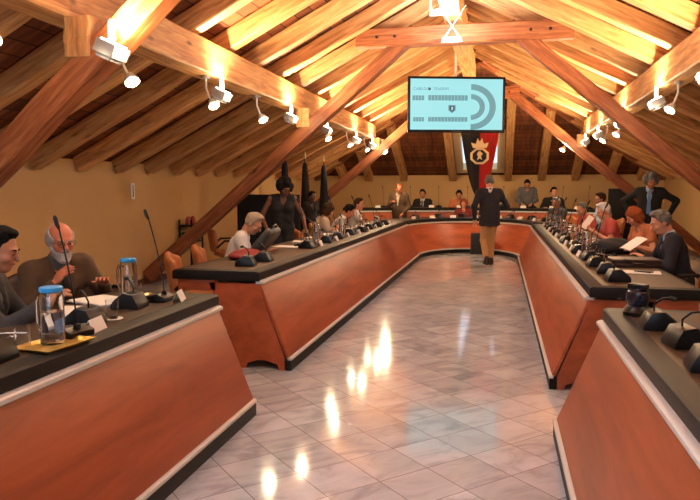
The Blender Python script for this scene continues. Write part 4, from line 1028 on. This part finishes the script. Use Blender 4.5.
# ------------------------------------------------------------------ hanging screen
def emis(name,c,e): return mat(name,(.02,.02,.02),.4,emit=c,estr=e)
M_scr=emis('screen_glow',(.36,.86,.90),1.15); M_sg=emis('screen_grey',(.16,.42,.46),1.0); M_sd=emis('screen_dark',(.02,.05,.08),1.0); M_st=emis('screen_text',(.12,.36,.50),1.0)
TW,TH=1.74,.98
tv=empty('hanging_screen',(-.78,12.0,2.98),R(16),'wide flat screen with a pale cyan seating plan, hung from the roof','screen')
MB().box(-TW/2,TW/2,0,.07,-TH/2,TH/2).build('casing',M_bplastic,tv,bevel=.008)
disp=MB().box(-TW/2+.045,TW/2-.045,-.004,.002,-TH/2+.05,TH/2-.045).build('display',M_scr,tv)
sw_,sh_=TW-.09,TH-.095
def sp(u,v): return (-sw_/2+u*sw_, (TH/2-.045)-v*sh_)
def flat(rects,name,m,y=-.0065):
    mb=MB()
    for u0,v0,u1,v1 in rects:
        a,b=sp(u0,v0); c,d=sp(u1,v1); mb.box(a,c,y,y+.002,d,b)
    o=mb.build(name,m,disp); return o
def seatrow(u0,u1,v0,v1,n,name):
    g=.004; w_=(u1-u0)/n; flat([(u0+i*w_+g/2,v0,u0+(i+1)*w_-g/2,v1) for i in range(n)],name,M_sg)
for a in ((.02,.15,.33,.425,4),(.19,.62,.32,.425,12),(.03,.15,.755,.84,4),(.19,.62,.75,.84,12)): seatrow(*a,'seat_row_diagram')
def arcd(r0,r1,name):
    mb=MB(); cx_,cz_=sp(.655,.55); N=28; A=[];Bq=[]
    asp=.98
    rings=[]
    for i in range(N+1):
        a=-PI/2+PI*i/N; c_,s_=math.cos(a),math.sin(a)
        rings.append([(cx_+r0*c_*1.12,-.0065,cz_+r0*s_),(cx_+r1*c_*1.12,-.0065,cz_+r1*s_),(cx_+r1*c_*1.12,-.0045,cz_+r1*s_),(cx_+r0*c_*1.12,-.0045,cz_+r0*s_)])
    mb.loft(rings).build(name,M_sg,disp)
arcd(.30,.40,'seat_arc_diagram'); arcd(.14,.225,'seat_arc_diagram')
def text(s,u,v,size,name,m):
    cu=bpy.data.curves.new('t','FONT'); cu.body=s; cu.size=size; cu.extrude=.0008; cu.align_y='CENTER'
    to=bpy.data.objects.new('t',cu); C.objects.link(to); bpy.context.view_layer.update()
    dg=bpy.context.evaluated_depsgraph_get(); me=bpy.data.meshes.new_from_object(to.evaluated_get(dg)); bpy.data.objects.remove(to); me.materials.clear(); me.materials.append(m)
    x,z=sp(u,v); me.transform(Matrix.Translation((x,-.0075,z))@Matrix.Rotation(R(90),4,'X')); o=bpy.data.objects.new(name,me); C.objects.link(o); o.parent=disp; return o
text('CABILDO',.03,.20,.068,'heading_text',M_st); text('TENERIFE',.245,.20,.068,'heading_text',M_st)
x,z=sp(.205,.20); MB().lathe([(0,-.001),(.024,-.001),(.024,.001),(0,.001)],n=20,M=Matrix.Translation((x,-.0065,z))@Matrix.Rotation(R(90),4,'X')).build('heading_emblem',M_sd,disp)
x,z=sp(.45,.585); MB().prism([(x-.065,z+.065),(x+.065,z+.065),(x+.065,z-.03),(x,z-.08),(x-.065,z-.03)],-.0065,-.0045,'Y').build('crest_shield',M_sg,disp)
MB().prism([(x-.045,z+.045),(x+.045,z+.045),(x+.045,z-.025),(x,z-.058),(x-.045,z-.025)],-.0085,-.0066,'Y').build('crest_field',M_sd,disp)
MB().prism([(x-.012,z+.03),(x+.006,z+.034),(x+.022,z+.01),(x+.01,z-.01),(x+.02,z-.035),(x-.004,z-.02),(x-.02,z-.036),(x-.012,z-.004)],-.0105,-.0086,'Y').build('crest_figure',M_scr,disp)
MB().box(-.10,.10,-.002,.004,-TH/2+.012,-TH/2+.022).build('maker_strip',M_dgrey,tv)
# pole and bracket up to the ridge
MB().tube([(0,.06,.30),(0,.10,TH/2+.05),(0,.10,1.02)],.022,12).build('ceiling_pole',M_white_enamel,tv,smooth=True)
MB().box(-.16,.16,.07,.10,-.2,.32).build('wall_bracket',M_dgrey,tv,bevel=.004)

# ------------------------------------------------------------------ banner with crest
M_bblack=cloth('banner_black',(.010,.011,.016)); M_bred=cloth('banner_red',(.36,.012,.014))
bn=empty('banner',(-.46,15.2,1.29),0,'long pointed banner, half dark and half red, with a golden crest','banner')
def half_banner(s,name,m):
    rings=[]; N=22; K=9
    for i in range(N+1):
        t_=i/N; z=2.10*t_; wd=.44*min(1,(t_*1.3)**.5)*(1 if t_<.8 else 1) if t_>0 else .004
        front=[];back=[]
        for k in range(K+1):
            q=k/K; x=s*wd*q; yy=.018*math.sin(q*9+.6*s+t_*2)*(.4+t_)
            front.append((x,yy-.003,z)); back.append((x,yy+.003,z))
        rings.append(front+back[::-1])
    MB().loft(rings).build(name,m,bn,smooth=True)
half_banner(-1,'dark_half',M_bblack); half_banner(1,'red_half',M_bred)
MB().tube([(-.5,0,2.11),(.5,0,2.11)],.014,10).build('hanging_rod',M_gold,bn,smooth=True)
M_wg=mat('pale_gold',(.80,.66,.38),.35,.3)
def octo(r,n=8,off=22.5,sx=1,sz=1): return [(r*sx*math.cos(R(off+360*i/n)),r*sz*math.sin(R(off+360*i/n))) for i in range(n)]
cz=.93
cr=MB().prism([(x,z+cz) for x,z in octo(.22,sz=.88)],-.055,-.025,'Y').build('crest_ring',M_wg,bn,bevel=.006)
MB().prism([(x,z+cz) for x,z in octo(.165,sz=.88)],-.062,-.054,'Y').build('crest_field',M_bplastic,cr,bevel=.002)
MB().prism([(-.03,cz+.10),(.015,cz+.11),(.07,cz+.05),(.03,cz+.0),(.06,cz-.09),(-.0,cz-.05),(-.06,cz-.10),(-.03,cz-.01),(-.06,cz+.04)],-.072,-.062,'Y').build('crest_figure',M_wg,cr,bevel=.003)
MB().prism([(-.15,cz+.18),(.15,cz+.18),(.19,cz+.30),(.09,cz+.27),(.05,cz+.40),(0,cz+.32),(-.05,cz+.40),(-.09,cz+.27),(-.19,cz+.30)],-.055,-.025,'Y').build('crest_crown',M_wg,cr,bevel=.005)

# ------------------------------------------------------------------ along the walls
for k,(x,y,c_) in enumerate(((-4.05,12.2,'dark'),(-4.0,13.4,'dark'),(-4.0,14.9,'dark'))):
    t=empty('flag',(x,y,0),0,'furled dark flag with a spear tip by the left wall, %s from the camera'%ORD[k],'flag','furled flags')
    MB().lathe([(0,0),(.17,0),(.17,.02),(.05,.05),(.025,.09),(0,.09)],n=24).build('stand',M_iron,t,smooth=True)
    MB().tube([(0,0,.05),(0,0,2.12)],.015,10).build('pole',M_skirt,t,smooth=True)
    MB().lathe([(0,2.12),(.02,2.12),(.03,2.17),(.02,2.22),(0,2.30)],n=12).build('spear_tip',M_wg,t,smooth=True)
    G=Field((-.25,-.25,.45),(.25,.25,2.15),.02); G.cap((.0,0,2.0),(.02,0,.7),.045,.13,.03)
    for j in range(5): a=j*1.25; G.cap((.02*math.cos(a),.02*math.sin(a),1.95),(.11*math.cos(a)+.02,.11*math.sin(a),.62),.028,.04,.03)
    fobj(G,'flag_cloth',cloth('flag%d'%k,((.012,.012,.018),(.02,.012,.012),(.012,.012,.018))[k]),t)
def screen_panel(x,y,w_,h_,z0,rz,label):
    t=empty('partition_panel',(x,y,0),rz,label,'partition','dark partition panels')
    MB().box(-w_/2,w_/2,-.02,.02,z0,h_).build('panel',mat('black_felt',(.008,.008,.010),.9,bump=.3,nscale=200),t,bevel=.006)
    for s in (-1,1):
        MB().box(s*(w_/2-.06)-.02,s*(w_/2-.06)+.02,-.02,.02,.03,z0+.02).build('leg',M_bplastic,t); MB().box(s*(w_/2-.06)-.025,s*(w_/2-.06)+.025,-.22,.22,0,.035).build('foot',M_bplastic,t,bevel=.005)
screen_panel(-3.78,10.5,1.1,1.40,.3,R(0),'black felt partition standing behind the bending grey-haired woman')
screen_panel(2.75,15.3,.9,1.50,.3,R(0),'black partition in the far right corner behind the white-haired reader')
# thermometer and dark rack on the left wall
t=empty('wall_thermometer',(XL+.005,9.0,1.34),0,'narrow white thermometer strip fixed on the left wall','thermometer')
MB().box(0,.014,-.05,.05,0,.24).build('plate',M_white,t,bevel=.003); MB().box(.014,.017,-.008,.008,.03,.21).build('scale',M_iron,t)
t=empty('wall_rack',(XL+.16,10.6,.55),0,'small black rack standing off the left wall behind the strut','rack')
MB().box(-.12,.12,-.22,.22,.30,.33).box(-.12,.12,-.22,.22,.02,.05).build('shelf',M_bplastic,t)
for sx in (-1,1):
    for sy in (-1,1): MB().box(sx*.11-.012,sx*.11+.012,sy*.21-.012,sy*.21+.012,-.55,.42).build('post',M_bplastic,t)
MB().box(-.09,.09,-.17,.17,.05,.20).build('dark_box',M_iron,t)
for k,yy in enumerate((-.1,.08)):
    o=MB().lathe([(0,0),(.045,0),(.05,.06),(.04,.12),(.015,.14),(0,.14)],n=16).build('red_cup',mat('red_glaze',(.35,.05,.03),.4),smooth=True); o.location=(XL+.16,10.6+yy,.881); tag(o,'red cup on the small black rack, %s one'%('nearer','farther')[k],'cup','red cups')
# empty tan chairs
sit_chair(-2.84,5.95,-70,'empty tan leather chair behind the near end of the long left row')
sit_chair(-4.35,10.15,-60,'tan leather chair against the left wall behind the strut')
sit_chair(1.98,5.95,80,'empty tan leather chair at the right edge, nearer one')
sit_chair(2.45,6.55,100,'empty tan leather chair at the right edge, farther one')
sit_chair(-3.25,4.75,-110,'dark leather chair by the wall beyond the bearded man',M_darkleather)
t=sit_chair(2.7,8.3,88,'large black chair at the right edge behind the dark suit',M_bplastic); t.scale=(1.25,1.25,1.2)

def held(x,y,z,rot,label):
    mb=MB(); N=8; rings=[]
    for i in range(N+1):
        t_=i/N; rings.append([(-.105,-.148+.297*t_,.012*math.sin(t_*3.1)),(.105,-.148+.297*t_,.012*math.sin(t_*3.1)),(.105,-.148+.297*t_,.012*math.sin(t_*3.1)+.0012),(-.105,-.148+.297*t_,.012*math.sin(t_*3.1)+.0012)])
    o=mb.loft(rings).build('paper_sheet',M_white,smooth=False); o.location=(x,y,z); o.rotation_euler=rot; return tag(o,label,'paper','papers on the desks')
held(1.28,10.36,1.0,(R(10),R(-55),R(0)),'white sheet held up by the white-haired reader')
held(1.36,7.30,.93,(R(0),R(-35),R(10)),'white sheets held by the man in a dark suit on the right')
